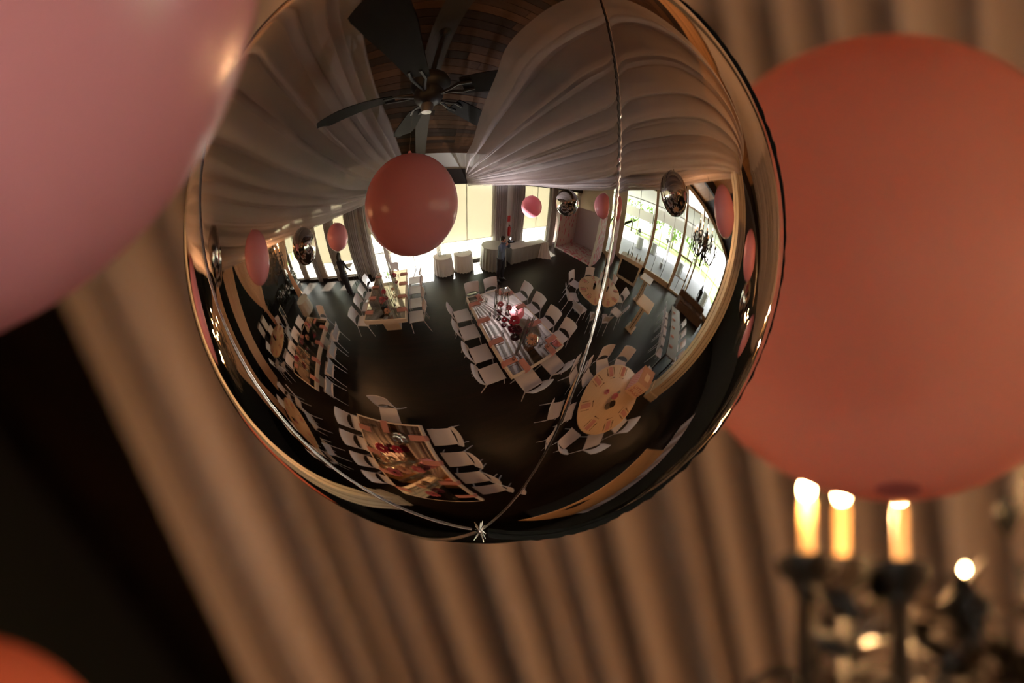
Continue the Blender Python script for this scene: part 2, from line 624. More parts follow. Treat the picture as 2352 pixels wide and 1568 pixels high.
curtain(3.30, 3.95, -6.28, 0.02, 3.62, 'grey pleated curtain on the doorway side of the fire extinguisher')
curtain(4.30, 5.02, -6.28, 0.02, 3.62, 'grey pleated curtain on the booth side of the fire extinguisher')
curtain(7.08, 7.70, -6.28, 0.02, 3.70, 'grey pleated curtain hanging beside the pink photo booth')
curtain(-2.85, -2.50, -6.28, 0.02, 3.55, 'narrow grey curtain drawn beside the clear glass door', n=4)
curtain(-3.66, -3.02, -6.28, 0.02, 3.55, 'wide grey curtain near the bending person')
curtain(-5.12, -4.50, -6.28, 0.02, 3.55, 'grey curtain behind the narrow high table')
curtain(-6.95, -6.50, -6.28, 0.02, 3.55, 'grey curtain at the narrow post between lounge windows', n=4)

# right glazed wall X = 11 -------------------------------------------------------
XR = 11.0
gw = MB()
Y_R0, Y_R1 = -2.75, 9.3
gw.box((XR + 0.1, -4.7, 2.2), (0.2, 3.9, 4.4))
for yy, wd in ((-2.72, 0.16), (0.1, 0.22), (2.85, 0.22), (4.75, 0.14), (9.3, 0.2)):
    gw.box((XR + 0.08, yy, (roof_z(yy) - 0.25) / 2), (0.18, wd, roof_z(yy) - 0.25))
for y0, y1 in ((-2.75, 0.1), (0.1, 2.85), (4.75, 9.3)):
    gw.box((XR + 0.08, (y0 + y1) / 2, 0.16), (0.18, y1 - y0, 0.32))
for y0, y1 in ((-2.75, 0.6), (0.6, 9.3)):
    vs, fs = slab_along(y0, y1, -0.42, -0.16, XR, XR + 0.16)
    gw.add(vs, fs)
gw.box((XR + 0.1, 11.0, 1.6), (0.2, 3.4, 3.2))
struct('wall_right', gw, M_CREAM)
vs, fs = slab_along(-6.5, 0.6, -0.16, 0.1, XR, XR + 0.16)
gk = MB().add(vs, fs)
vs, fs = slab_along(0.6, 12.5, -0.16, 0.1, XR, XR + 0.16)
gk.add(vs, fs)
struct('trim_2', gk, M_BLACK)
wr = obj('window_20', MB(), None)
wr['kind'] = 'structure'
mun = []
for yy in (-1.32, 0.8, 1.8, 3.6, 4.32, 6.55, 8.0, 9.15):
    mun.append(MB().box((XR + 0.06, yy, (roof_z(yy) - 0.4) / 2 + 0.1), (0.05, 0.035, roof_z(yy) - 0.5)))
for zz in (2.22, 4.10):
    mun.append(MB().box((XR + 0.06, 3.2, zz), (0.05, 12.4, 0.045)))
for m_ in mun:
    obj('mullion', m_, M_STEEL, wr, smooth=False)
ys = [-2.72, -1.32, 0.1, 1.8, 2.85, 4.32, 4.75, 6.55, 9.3]
for i in range(len(ys) - 1):
    a, b = ys[i], ys[i + 1]
    pm = MB()
    top = lambda q: min(roof_z(q) - 0.42, 4.95 if q < 2.9 else 9)
    seg = [a, 0.6, b] if a < 0.6 < b else [a, b]
    for j in range(len(seg) - 1):
        p, q = seg[j] + 0.02, seg[j + 1] - 0.02
        pm.add([(XR + 0.09, p, 0.3), (XR + 0.09, q, 0.3), (XR + 0.09, q, top(q)), (XR + 0.09, p, top(p))], [(0, 1, 2, 3)])
    obj('pane', pm, M_PANE, wr, smooth=False)
gi = MB()
for y0, y1 in ((-6.6, -2.75), (-2.75, 0.6), (0.6, 2.85)):
    zl = 4.35 if y0 < -3 else 4.9
    gi.add([(XR + 0.05, y0, zl), (XR + 0.05, y1, zl), (XR + 0.05, y1, roof_z(y1) - 0.1), (XR + 0.05, y0, roof_z(y0) - 0.1), (XR + 0.15, y0, zl), (XR + 0.15, y1, zl), (XR + 0.15, y1, roof_z(y1) - 0.1), (XR + 0.15, y0, roof_z(y0) - 0.1)], [(0, 3, 2, 1), (4, 5, 6, 7), (0, 1, 5, 4), (1, 2, 6, 5), (2, 3, 7, 6), (3, 0, 4, 7)])
struct('trim_4', gi, M_PLANK_B)
dr = obj('door_2', MB().box((XR + 0.03, 2.98, 1.1), (0.09, 0.1, 2.2)).box((XR + 0.03, 4.28, 1.1), (0.09, 0.1, 2.2)).box((XR + 0.03, 3.63, 1.02), (0.07, 1.2, 0.05)).box((XR + 0.03, 3.63, 0.06), (0.08, 1.3, 0.12)).box((XR + 0.03, 3.63, 2.18), (0.08, 1.4, 0.1)), M_CREAM, smooth=False)
dr['kind'] = 'structure'
obj('door_handle', MB().box((XR - 0.05, 4.2, 1.05), (0.05, 0.04, 0.22)), M_BLACK, dr, smooth=False)
# far walls
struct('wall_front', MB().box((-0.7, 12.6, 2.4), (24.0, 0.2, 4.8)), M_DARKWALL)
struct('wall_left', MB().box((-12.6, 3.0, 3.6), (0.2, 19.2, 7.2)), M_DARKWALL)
# pillars -----------------------------------------------------------------------


def pillar(x, y, zt, label):
    s_ = thing('pillar', label, 'pillar', (x, y, 0))
    obj('shaft', MB().bbox((0, 0, zt / 2), (0.42, 0.62, zt), 0.012), M_CREAM, s_, smooth=False)
    obj('base_board', MB().bbox((0, 0, 0.14), (0.48, 0.68, 0.28), 0.01), M_CREAM, s_, smooth=False)
    for sx in (-1, 1):
        for yy in (-0.13, 0.13):
            obj('groove', MB().box((sx * 0.2105, yy, zt / 2 + 0.25), (0.004, 0.022, zt - 0.7)), M_GROOVE, s_, smooth=False)
    for sy in (-1, 1):
        obj('groove', MB().box((0.0, sy * 0.3105, zt / 2 + 0.25), (0.022, 0.004, zt - 0.7)), M_GROOVE, s_, smooth=False)


pillar(3.50, 3.28, 5.75, 'cream grooved pillar rising beside the gift box table')
pillar(-3.40, 3.62, 5.65, 'cream grooved pillar near the dark lounge-side round table')

# ------------------------------------------------------------------ hero silver ball
CB = Vector((0, 0, 3.53))
RA, RB = 0.2981, 0.2885
SEAMS = [R(-41), R(-135), R(56.001), R(147)]


def seam_az(q, th):
    """azimuth of seam q at polar angle th (the third seam is bent along the outline to draw its dark rim)"""
    if q != 2:
        return SEAMS[q]
    d = math.degrees(th)
    pts = [(0, 0), (30, 3), (50, 10), (70, 19), (90, 29), (110, 38), (135, 50), (160, 56), (181, 57)]
    for (a, b), (c, e) in zip(pts, pts[1:]):
        if d <= c:
            return R(b + (e - b) * (d - a) / (c - a))
    return R(57)


def seam_d(az):
    return min(abs((az - s_ + PI) % (2 * PI) - PI) for k, s_ in enumerate(SEAMS) if k != 2)


def foil_balloon(name, label, center, scale, seams, hero):
    az = []
    n0 = 288 if hero else 72
    for i in range(n0):
        az.append(-PI + 2 * PI * i / n0)
    if hero:
        for s_ in seams:
            for k in range(-12, 13):
                az.append(s_ + k * 0.0035)
    az = sorted(set(round((a + PI) % (2 * PI) - PI, 6) for a in az))
    az = [a for i, a in enumerate(az) if i == 0 or a - az[i - 1] > 1e-4]
    nv = 220 if hero else 48
    vs = []
    for j in range(1, nv):
        th = PI * j / nv
        st, ct = math.sin(th), math.cos(th)
        for a in az:
            d = seam_d(a) * max(st, 0.05)
            pk = 0.00042 * math.exp(-d / 0.016) if hero else 0.0
            if hero and d < 0.05:
                w_ = noise.noise(Vector((th * 55, round(a, 1) * 3, 0))) * math.exp(-d / 0.012)
                pk += 0.00018 * w_
            vs.append(((RB - pk) * st * math.cos(a), (RB - pk) * st * math.sin(a), (RA - pk) * ct))
    na = len(az)
    fs = []
    for j in range(nv - 2):
        for i in range(na):
            k = (i + 1) % na
            fs.append((j * na + i, (j + 1) * na + i, (j + 1) * na + k, j * na + k))
    top = len(vs)
    vs.append((0, 0, RA))
    vs.append((0, 0, -RA))
    for i in range(na):
        k = (i + 1) % na
        fs.append((top, i, k))
        b = (nv - 2) * na
        fs.append((top + 1, b + k, b + i))
    t = thing(name, label, 'balloon', center, 0, 'silver foil balloons hung in rows')
    t.scale = (scale, scale, scale)
    me = bpy.data.meshes.new('foil_skin')
    me.from_pydata(vs, [], fs)
    me.polygons.foreach_set('use_smooth', [True] * len(me.polygons))
    link('foil_skin', me, M_SILVER, t)
    for q, s_ in enumerate(seams):
        mb = MB()
        hgt = (0.0010, 0.0013, 0.0060, 0.0015)[q]
        nn = 260 if hero else 40
        pts, rad = [], []
        for j in range(nn + 1):
            th = 0.03 + (PI - 0.06) * j / nn
            r_ = noise.noise(Vector((j * 0.9, q * 7.3, 1.0)))
            off = 0.0008 * r_ if hero else 0
            a = (seam_az(q, th) if hero else s_) + off / RB
            rr = 0.0005 + (0.0006 * max(0, noise.noise(Vector((j * 1.7, q * 3, 5)))) if hero else 0)
            if hero and q == 0:
                band = math.exp(-((th - 1.52) / 0.36) ** 2)
                rr += 0.0015 * band * (0.5 + 0.5 * math.sin(j * 2.6))
            pts.append(((RB + 0.0006) * math.sin(th) * math.cos(a), (RB + 0.0006) * math.sin(th) * math.sin(a), (RA + 0.0006) * math.cos(th)))
            rad.append(rr)
        mb.tube(pts, rad, 6)
        fin, inner = [], []
        for j in range(nn + 1):
            th = 0.03 + (PI - 0.06) * j / nn
            h = hgt * (0.85 + 0.3 * noise.noise(Vector((j * 0.31, q, 2))))
            sa_ = seam_az(q, th) if hero else s_
            fin.append(((RB + h) * math.sin(th) * math.cos(sa_), (RB + h) * math.sin(th) * math.sin(sa_), (RA + h) * math.cos(th)))
            inner.append(((RB - 0.001) * math.sin(th) * math.cos(sa_), (RB - 0.001) * math.sin(th) * math.sin(sa_), (RA - 0.001) * math.cos(th)))
        o = len(mb.v)
        mb.add(fin + inner, [(j, j + 1, nn + 1 + j + 1, nn + 1 + j) for j in range(nn)])
        obj('seam', mb, M_SEAM_D if q == 2 else M_SEAM, t)
    kb = MB()
    for k in range(9):
        a = k * 2 * PI / 9 + 0.3 * (k % 2)
        kb.tube([(0, 0, -RA + 0.001), (0.006 * math.cos(a), 0.006 * math.sin(a), -RA - 0.004 - 0.003 * (k % 3))], [0.0012, 0.0004], 5)
    obj('crimped_tip', kb, M_SEAM, t)
    obj('neck', MB().lathe([(0.012, RA - 0.002), (0.006, RA + 0.012), (0.009, RA + 0.03)], 10), M_SEAM, t)
    obj('hanging_line', MB().tube([(0, 0, RA + 0.02), (0, 0, (roof_z(center[1]) - center[2]) / scale + 0.05)], 0.0006, 4), M_SEAM, t)
    return t


hero = foil_balloon('silver_balloon', 'large mirror silver foil balloon filling the middle of the picture', CB, 1.0, SEAMS, True)


def latex_balloon(label, c, r, m, name='pink_balloon'):
    t = thing(name, label, 'balloon', c, 0, 'round latex balloons hung in rows')
    prof = []
    n = 40
    for j in range(n):
        th = PI * (1 - j / n)
        z = math.cos(th)
        rr = math.sin(th)
        if z > 0.55:
            rr = rr
        prof.append((max(rr, 0.001) * r, z * r * (1.03 if z > 0 else 1.0)))
    prof = [p for p in prof if not (p[1] > 0 and p[0] < 0.13 * r)]
    zt = prof[-1][1]
    prof += [(0.09 * r, zt + 0.010 * r), (0.045 * r, zt + 0.022 * r), (0.03 * r, zt + 0.035 * r)]
    obj('latex_skin', MB().lathe(prof, 64), m, t)
    obj('crown_spot', MB().lathe([(0.001, -1.004 * r), (0.05 * r, -1.0025 * r), (0.085 * r, -0.9985 * r), (0.10 * r, -0.9955 * r)], 24, cap=False), M_CROWN, t)
    obj('knot', MB().lathe([(0.028 * r, zt + 0.03 * r), (0.045 * r, zt + 0.038 * r), (0.040 * r, zt + 0.052 * r), (0.022 * r, zt + 0.056 * r), (0.035 * r, zt + 0.075 * r)], 12), m, t)
    obj('hanging_line', MB().tube([(0, 0, zt + 0.06 * r), (0, 0, roof_z(c[1]) - c[2] + 0.05)], 0.0006, 4), M_SEAM, t)
    return t


latex_balloon('big pink latex balloon close to the lens, cut by the upper corner', (-0.020, -1.228, 3.353), 0.336, M_LATEX)
latex_balloon('large coral pink balloon hanging behind the mirror ball, above the candle chandelier', (0.02, 1.15, 3.885), 0.267, M_LATEX_C)
latex_balloon('coral balloon just peeping in at the lower corner against dark wall', (-2.20, 3.00, 3.91), 0.272, M_LATEX_D)
latex_balloon('pink balloon over the bending person by the windows', (-2.32, -3.55, 2.70), 0.325, M_LATEX)
latex_balloon('pink balloon before the tall window between curtains and booth', (3.25, -3.75, 2.86), 0.325, M_LATEX)
latex_balloon('pink balloon hiding the lounge-side chandelier', (-2.62, -0.94, 3.33), 0.325, M_LATEX)
latex_balloon('pink balloon before the photo booth roof edge', (4.20, -1.68, 3.27), 0.325, M_LATEX)
latex_balloon('pink balloon beside the chandelier in front of the glass wall', (2.52, 1.54, 4.05), 0.31, M_LATEX)
latex_balloon('pink balloon beyond the cream pillar, past the curtain edge', (2.35, 3.0, 4.02), 0.31, M_LATEX)
latex_balloon('pink balloon at the ball rim beside the lounge-side pillar', (-2.55, 1.75, 4.05), 0.31, M_LATEX)
latex_balloon('pink balloon deep beyond the pillar near the far chandelier', (1.95, 5.2, 3.6), 0.31, M_LATEX)
sb = foil_balloon('silver_balloon', 'silver foil balloon before the lounge-side windows', (-2.32, -2.14, 3.0), 1.03, [0.4, 2.0, 3.6, 5.1], False)
for lab, c, s_ in (('silver foil balloon above the photo booth corner', (3.16, -2.33, 3.2), 1.03), ('silver foil balloon before the white mullions of the glass wall', (2.71, 0.24, 3.87), 1.03),
                   ('silver foil balloon at the rim beside the straight peach curtain', (-3.02, 0.34, 3.89), 1.03), ('silver foil balloon beyond the pillar below the curtain', (2.35, 3.55, 3.6), 0.95)):
    dup(sb, c, 0.3, lab, scale=(s_, s_, s_))

# ------------------------------------------------------------------ ceiling drapes


def drape(name, inner, outer, nf, amp, sag, m, label, nu=None, nv=60, phase=0.0, lat=0.22, seed=1):
    rnd = random.Random(seed)
    ph = [rnd.uniform(-0.35, 0.35) for _ in range(nf + 2)]
    am = [rnd.uniform(0.35, 1.45) for _ in range(nf + 2)]

    def fn(u, v):
        x = u * nf
        k = int(min(x, nf - 1e-6))
        f = x - k
        a0 = lerp(am[k], am[k + 1], f)
        p0 = lerp(ph[k], ph[k + 1], f)
        q = 2 * PI * (x + p0 * 0.5) + phase
        env = min(1.0, math.sin(PI * min(max(v, 0), 1)) * 1.35 + 0.12)
        uu = u + lat / nf * a0 * math.sin(q + 0.9) * env
        uu = min(max(uu, -0.01), 1.01)
        a = poly(inner, v)
        b = poly(outer, v)
        p = a.lerp(b, uu)
        s2 = math.sin(q)
        fold = (1.0 - 2.0 * abs(math.sin(0.5 * q)) ** 0.75) * a0
        nrm = Vector((0.0, -0.25, 1.0)).normalized()
        return p + nrm * (amp * env * fold) - Vector((0, 0, 1)) * (sag * math.sin(PI * v) * math.sin(PI * u))
    g = MB().grid(fn, nu or nf * 26, nv)
    # doubled-over pleats: narrow strips of the same cloth lying just under the main layer
    for k in range(nf):
        for rep in range(3):
            a_ = k + rnd.uniform(0.0, 0.7) + 0.1 * rep
            b_ = min(a_ + rnd.uniform(0.10, 0.50), nf - 0.02)
            dz = 0.012 + 0.014 * rep
            g.grid(lambda u, v: fn((a_ + (b_ - a_) * u) / nf, v) - Vector((0, 0, dz)), 6, nv)
    o = obj(name, g, m)
    return tag(o, label, 'drape', 'fabric swagged under the ceiling')


LI = [(-0.43, -6.30, 4.05), (-0.52, -3.4, 4.6), (-0.66, -2.7, 4.9), (-0.76, -2.1, 5.1), (-0.82, -1.48, 5.25), (-0.85, -0.6, 5.32), (-0.95, 0.6, 5.38), (-1.5, 2.0, 5.42), (-3.1, 3.45, 5.45)]
LO = [(-2.10, -6.30, 3.2), (-3.0, -4.8, 3.1), (-3.02, -2.75, 3.29), (-3.0, -1.43, 3.5), (-3.0, -0.58, 3.73), (-3.05, 0.3, 4.07), (-3.1, 0.95, 4.35), (-3.15, 2.2, 4.8), (-3.25, 3.5, 5.3)]
RI = [(1.90, -6.30, 3.9), (1.20, -4.0, 4.12), (1.0, -2.93, 4.22), (0.68, -1.78, 4.22), (0.48, -1.0, 4.23), (0.38, -0.52, 4.28), (0.52, 0.5, 4.55), (1.35, 2.0, 5.0), (3.1, 3.3, 5.45)]
RO = [(2.0, -6.30, 3.4), (3.0, -4.3, 3.58), (3.0, -2.15, 3.8), (3.0, -1.03, 4.08), (3.0, 0.2, 4.44), (3.0, 1.0, 4.7), (3.05, 1.6, 4.92), (3.1, 2.6, 5.2), (3.25, 3.4, 5.4)]
drape('ceiling_drape', LI, LO, 9, 0.15, 0.10, M_SHEER, 'sheer taupe ceiling drape on the lounge side of the fan', seed=3)
drape('ceiling_drape', RI, RO, 9, 0.15, 0.10, M_SHEER, 'sheer taupe ceiling drape on the glass wall side of the fan', seed=5)
drape('ceiling_drape', [(2.2, -6.3, 3.5), (3.3, -3.9, 3.72), (3.45, -2.1, 3.98), (3.5, -0.9, 4.18), (3.5, 0.05, 4.42), (3.5, 1.4, 4.88), (3.5, 3.2, 5.4)],
      [(4.4, -6.3, 3.55), (5.0, -4.0, 3.58), (5.0, -2.8, 3.66), (5.0, -1.7, 3.84), (5.0, -0.05, 4.22), (4.8, 2.05, 5.0), (3.55, 3.5, 5.4)], 6, 0.07, 0.05, M_SHEER, 'lower sheer drape swagged over the glass wall side', seed=8)
drape('ceiling_drape', [(-2.3, -6.3, 3.2), (-3.3, -4.8, 3.08), (-3.4, -2.75, 3.25), (-3.4, -1.43, 3.45), (-3.4, -0.5, 3.7), (-3.45, 0.9, 4.25), (-3.4, 3.4, 5.3)],
      [(-3.8, -6.3, 3.15), (-5.0, -5.2, 3.2), (-5.0, -3.7, 3.33), (-5.0, -2.2, 3.36), (-5.0, -0.75, 3.58), (-5.0, 1.3, 4.2), (-3.5, 3.6, 5.3)], 6, 0.07, 0.05, M_SHEER, 'lower sheer drape swagged towards the peach curtains', seed=9)

# hourglass curtain behind the ball (the background of the photograph)


def hourglass(name, top0, top1, tie0, tie1, bot0, bot1, nf, amp, m, label, head=None, seed=2, nv=70, axis='x', lin=False):
    rnd = random.Random(seed)
    ph = [rnd.uniform(-0.4, 0.4) for _ in range(nf + 2)]
    am = [rnd.uniform(0.6, 1.2) for _ in range(nf + 2)]
    th_ = 0.14 if head else 0.0

    def fn(u, v):
        x = u * nf
        k = int(min(x, nf - 1e-6))
        f = x - k
        a0 = lerp(am[k], am[k + 1], f)
        q = 2 * PI * (x + 0.5 * lerp(ph[k], ph[k + 1], f))
        if head and v < th_:
            s_ = v / th_
            p = Vector(vl(head[0], head[1], u)).lerp(Vector(vl(top0, top1, u)), s_)
            w_ = 1.0
        else:
            s_ = (v - th_) / (1 - th_)
            zt = 0.72
            T, B, W = Vector(vl(top0, top1, u)), Vector(vl(bot0, bot1, u)), Vector(vl(tie0, tie1, u))
            if s_ < zt:
                t = s_ / zt
                e = t if lin else t * 0.55 + 0.45 * t * t
                p = T.lerp(W, t)
                pe = T.lerp(W, e)
                if axis == 'x':
                    p.x = pe.x
                else:
                    p.y = pe.y
                w_ = lerp(1.0, 0.3, t)
            else:
                t = (s_ - zt) / (1 - zt)
                p = W.lerp(B, t)
                w_ = lerp(0.3, 0.6, t)
        d = amp * a0 * w_ * (0.75 * math.sin(q) + 0.25 * math.sin(2 * q + 0.8))
        if axis == 'x':
            p.y += d
        else:
            p.x += d
        return p
    o = obj(name, MB().grid(fn, nf * 12, nv), m)
    return tag(o, label, 'curtain')




def valance(name, top0, top1, conv, zb, head, nf, amp, label, seed):
    """pleated swag whose folds run towards one gathering point CONV; it ends in a scalloped hem at height zb"""
    rnd = random.Random(seed)
    ph = [rnd.uniform(-0.8, 0.8) for _ in range(nf + 2)]
    am = [rnd.uniform(0.4, 1.4) for _ in range(nf + 2)]

    def fn(u, v):
        x = u * nf
        k = int(min(x, nf - 1e-6))
        f = x - k
        a0 = lerp(am[k], am[k + 1], f)
        q = 2 * PI * (x + 0.5 * lerp(ph[k], ph[k + 1], f))
        T = Vector(vl(top0, top1, u))
        if v < 0.25:
            p = Vector(vl(head[0], head[1], u)).lerp(T, v / 0.25)
        else:
            s_ = (v - 0.25) / 0.75
            z = lerp(T.z, zb - 0.35 * math.sin(PI * u), s_)
            t = (T.z - z) / (T.z - conv[2])
            p = T.lerp(Vector(conv), t)
        p.y += amp * a0 * (0.75 * math.sin(q) + 0.25 * math.sin(2 * q + 0.8))
        return p
    o = obj(name, MB().grid(fn, nf * 14, 36), M_DRAPE)
    return tag(o, label, 'curtain')


valance('draped_curtain', (-2.93, 4.25, 5.66), (-0.02, 4.25, 5.66), (-0.69, 4.3, 1.3), 4.15, ((-1.5, 3.0, 6.1), (-0.02, 3.0, 6.1)), 25, 0.105, 'taupe pleated curtain sweeping diagonally behind the mirror ball', 2)
valance('draped_curtain', (0.02, 4.25, 5.66), (2.93, 4.25, 5.66), (0.69, 4.3, 1.3), 4.15, ((0.02, 3.0, 6.1), (1.5, 3.0, 6.1)), 25, 0.105, 'taupe pleated curtain at the ball rim beside the cream pillar', 6)
# peach curtains at the lounge opening, plane X = -8.3
XP = -8.3
hourglass('peach_curtain', (XP, -5.30, 3.05), (XP, -3.75, 3.05), (XP, -4.92, 1.54), (XP, -4.70, 1.54), (XP, -5.25, 0.02), (XP, -4.75, 0.02), 13, 0.075, M_PEACH, 'peach pleated curtain tied back beside the windows', axis='y')
hourglass('peach_curtain', (XP, -2.6, 3.55), (XP, -0.35, 3.75), (XP, -1.85, 1.38), (XP, -1.65, 1.38), (XP, -2.2, 0.02), (XP, -1.9, 0.02), 17, 0.08, M_PEACH, 'peach pleated curtain tied behind the lounge-side round table', axis='y')
hourglass('peach_curtain', (XP, -0.28, 3.95), (XP, 0.9, 3.95), (XP, 0.45, 1.6), (XP, 1.3, 1.6), (XP, 0.9, 0.02), (XP, 1.7, 0.02), 14, 0.06, M_PEACH, 'peach pleated curtain falling almost straight to the floor', axis='y')
hourglass('peach_curtain', (XP + 0.2, 1.6, 4.1), (XP + 0.2, 4.2, 4.1), (XP + 0.2, 2.4, 1.6), (XP + 0.2, 3.2, 1.6), (XP + 0.2, 2.4, 0.02), (XP + 0.2, 3.4, 0.02), 17, 0.08, M_PEACH, 'peach pleated curtain at the ball rim beyond the lounge pillar', axis='y')
for yy, zz in ((-4.81, 1.54), (-1.75, 1.38)):
    tb = obj('curtain_tieback', MB().tube([(XP + 0.16 * math.cos(a * PI / 6), yy + 0.20 * math.sin(a * PI / 6), zz) for a in range(13)], 0.018, 6), M_PEACH)
    tag(tb, 'peach fabric tieback on the curtain ' + ('beside the windows' if yy < -3 else 'behind the round table'), 'tieback')
struct('trim_3', MB().box((-8.4, -0.4, 4.25), (0.18, 11.6, 0.22)), M_DARKWALL)

def smooth_pts(pts, rads, n=18):
    """resample a polyline of joints to a smooth curve with its radii"""
    m_ = len(pts) - 1
    P_, R_ = [], []
    for i in range(n + 1):
        t = i / n
        P_.append(poly(pts, t))
        x = t * m_
        k = min(int(x), m_ - 1)
        R_.append(lerp(rads[k], rads[k + 1], x - k))
    return P_, R_


# ------------------------------------------------------------------ chandeliers
leaf_mb = MB().add([(0, 0, 0), (0.012, 0.003, 0.018), (0.016, 0.006, 0.036), (0.0, 0.012, 0.062), (-0.016, 0.006, 0.036), (-0.012, 0.003, 0.018), (0, -0.004, 0.034)],
                   [(0, 1, 6), (1, 2, 6), (2, 3, 6), (3, 4, 6), (4, 5, 6), (5, 0, 6)])
leaf_me = leaf_mb.mesh('leaf')
tube_me = MB().lathe([(0.0092, 0.0), (0.0094, 0.01), (0.0092, 0.086), (0.0075, 0.092), (0.004, 0.093)], 12).mesh('candle')
flame_me = MB().lathe([(0.003, 0.0), (0.0065, 0.005), (0.008, 0.011), (0.0062, 0.019), (0.003, 0.026), (0.0008, 0.031)], 10).mesh('flame')
cup_me = MB().lathe([(0.012, -0.040), (0.018, -0.030), (0.026, -0.012), (0.038, -0.002), (0.043, 0.014), (0.026, 0.010), (0.016, 0.014), (0.015, 0.022), (0.010, 0.022)], 12).mesh('candle_cup')


def chandelier(label, c, rz=0.0, zc=0.0):
    rnd = random.Random(11)
    t = thing('chandelier', label, 'chandelier', c, rz)
    # central column
    prof = [(0.004, -0.62), (0.03, -0.60), (0.045, -0.56), (0.02, -0.52), (0.05, -0.46), (0.07, -0.38), (0.03, -0.30), (0.022, -0.1), (0.04, -0.05), (0.055, 0.0), (0.03, 0.06), (0.018, 0.1), (0.018, 0.36), (0.035, 0.40), (0.012, 0.44)]
    obj('column', MB().lathe(prof, 14), M_IRON, t)
    ch = MB()
    zt = roof_z(c[1]) - c[2]
    z = 0.44
    k = 0
    while z < zt:
        if k % 2:
            ch.tube([(0.012 * math.cos(a * PI / 4), 0, z + 0.025 + 0.03 * math.sin(a * PI / 4)) for a in range(9)], 0.004, 5)
        else:
            ch.tube([(0, 0.012 * math.cos(a * PI / 4), z + 0.025 + 0.03 * math.sin(a * PI / 4)) for a in range(9)], 0.004, 5)
        z += 0.05
        k += 1
    obj('chain', ch, M_IRON, t)
    # candles as (lateral, depth, height) around the column; lateral is towards the picture's left, depth away from the lens
    spots = [(0.402, -0.29, 0.0), (0.274, -0.41, -0.050), (0.375, 0.10, 0.118), (0.206, 0.13, 0.0), (0.085, -0.30, 0.205), (-0.05, -0.50, 0.0), (-0.32, -0.38, 0.0), (-0.49, -0.10, 0.0), (-0.44, 0.24, 0.0), (-0.22, 0.46, 0.0), (0.08, 0.50, -0.03),
             (-0.12, 0.22, 0.16), (-0.26, -0.04, 0.16), (-0.10, -0.22, 0.16)]
    vx, vy = -0.289, 0.957
    lx, ly = -vy, vx
    for i, (la, de, zz) in enumerate(spots):
        px_, py_ = lx * la + vx * de, ly * la + vy * de
        rad = math.hypot(px_, py_)
        ca, sa = px_ / rad, py_ / rad
        P = lambda r_, h: (r_ * ca, r_ * sa, h)
        arm = MB()
        arm.tube(*smooth_pts([P(0.03, zz - 0.20), P(rad * 0.35, zz - 0.40), P(rad * 0.75, zz - 0.42), P(rad * 0.97, zz - 0.27), P(rad, zz - 0.12), P(rad, zz - 0.03)], [0.015, 0.015, 0.015, 0.016, 0.016, 0.014]), 8)
        arm.tube(*smooth_pts([P(rad * 0.9, zz - 0.34), P(rad * 1.12, zz - 0.30), P(rad * 1.18, zz - 0.18), P(rad * 1.06, zz - 0.14), P(rad * 1.04, zz - 0.20)], [0.009, 0.009, 0.008, 0.007, 0.006], 14), 6)
        am = obj('arm', arm, M_IRON, t)
        link('candle_cup', cup_me, M_IRON, t, P(rad, zz))
        cd = link('candle', tube_me, M_TUBE, t, P(rad, zz + 0.010))
        if i != 1 or True:
            link('flame', flame_me, M_FLAME, cd, (0, 0, 0.093))
        for q in range(12):
            f = (q + 0.5) / 4
            r_ = rad * (0.25 + 0.85 * f)
            h = zz - 0.42 + 0.37 * f * f + rnd.uniform(-0.08, 0.05)
            if q >= 4:
                r_, h = rad, zz - 0.045 - 0.024 * (q - 4) + rnd.uniform(-0.02, 0.02)
            lf = link('leaf', leaf_me, M_IRON, am, (r_ * ca + rnd.uniform(-0.05, 0.05), r_ * sa + rnd.uniform(-0.05, 0.05), h))
            lf.rotation_euler = (rnd.uniform(-1.4, 1.4), rnd.uniform(-1.4, 1.4), rnd.uniform(0, 6.28))
            s_ = rnd.uniform(1.0, 1.6)
            lf.scale = (s_, s_, s_)
    cl_ = t.children[0]
    for q in range(118):
        a, r_ = rnd.uniform(0, 6.283), rnd.uniform(0.03, 0.36)
        la, de = (r_ * math.cos(a), r_ * math.sin(a)) if q < 48 else (rnd.uniform(0.0, 0.36), rnd.uniform(-0.26, 0.12))
        lf = link('leaf', leaf_me, M_IRON, cl_, (lx * la + vx * de, ly * la + vy * de, rnd.uniform(-0.22, -0.04 if abs(la - 0.2) < 0.10 else 0.12 - 0.3 * abs(la))))
        lf.rotation_euler = (rnd.uniform(-1.4, 1.4), rnd.uniform(-1.4, 1.4), rnd.uniform(0, 6.28))
        s_ = rnd.uniform(1.0, 1.9)
        lf.scale = (s_, s_, s_)
    hoop = MB()
    hoop.tube([(0.30 * math.cos(a * PI / 24), 0.30 * math.sin(a * PI / 24), -0.33) for a in range(49)], 0.008, 6, False)
    hoop.tube([(0.17 * math.cos(a * PI / 24), 0.17 * math.sin(a * PI / 24), -0.50) for a in range(49)], 0.007, 6, False)
    for i in range(6):
        a = i * PI / 3
        hoop.tube([(0.30 * math.cos(a), 0.30 * math.sin(a), -0.33), (0.26 * math.cos(a), 0.26 * math.sin(a), -0.44), (0.17 * math.cos(a), 0.17 * math.sin(a), -0.50), (0.03 * math.cos(a), 0.03 * math.sin(a), -0.58)], 0.006, 6)
    obj('basket_hoop', hoop, M_IRON, t)
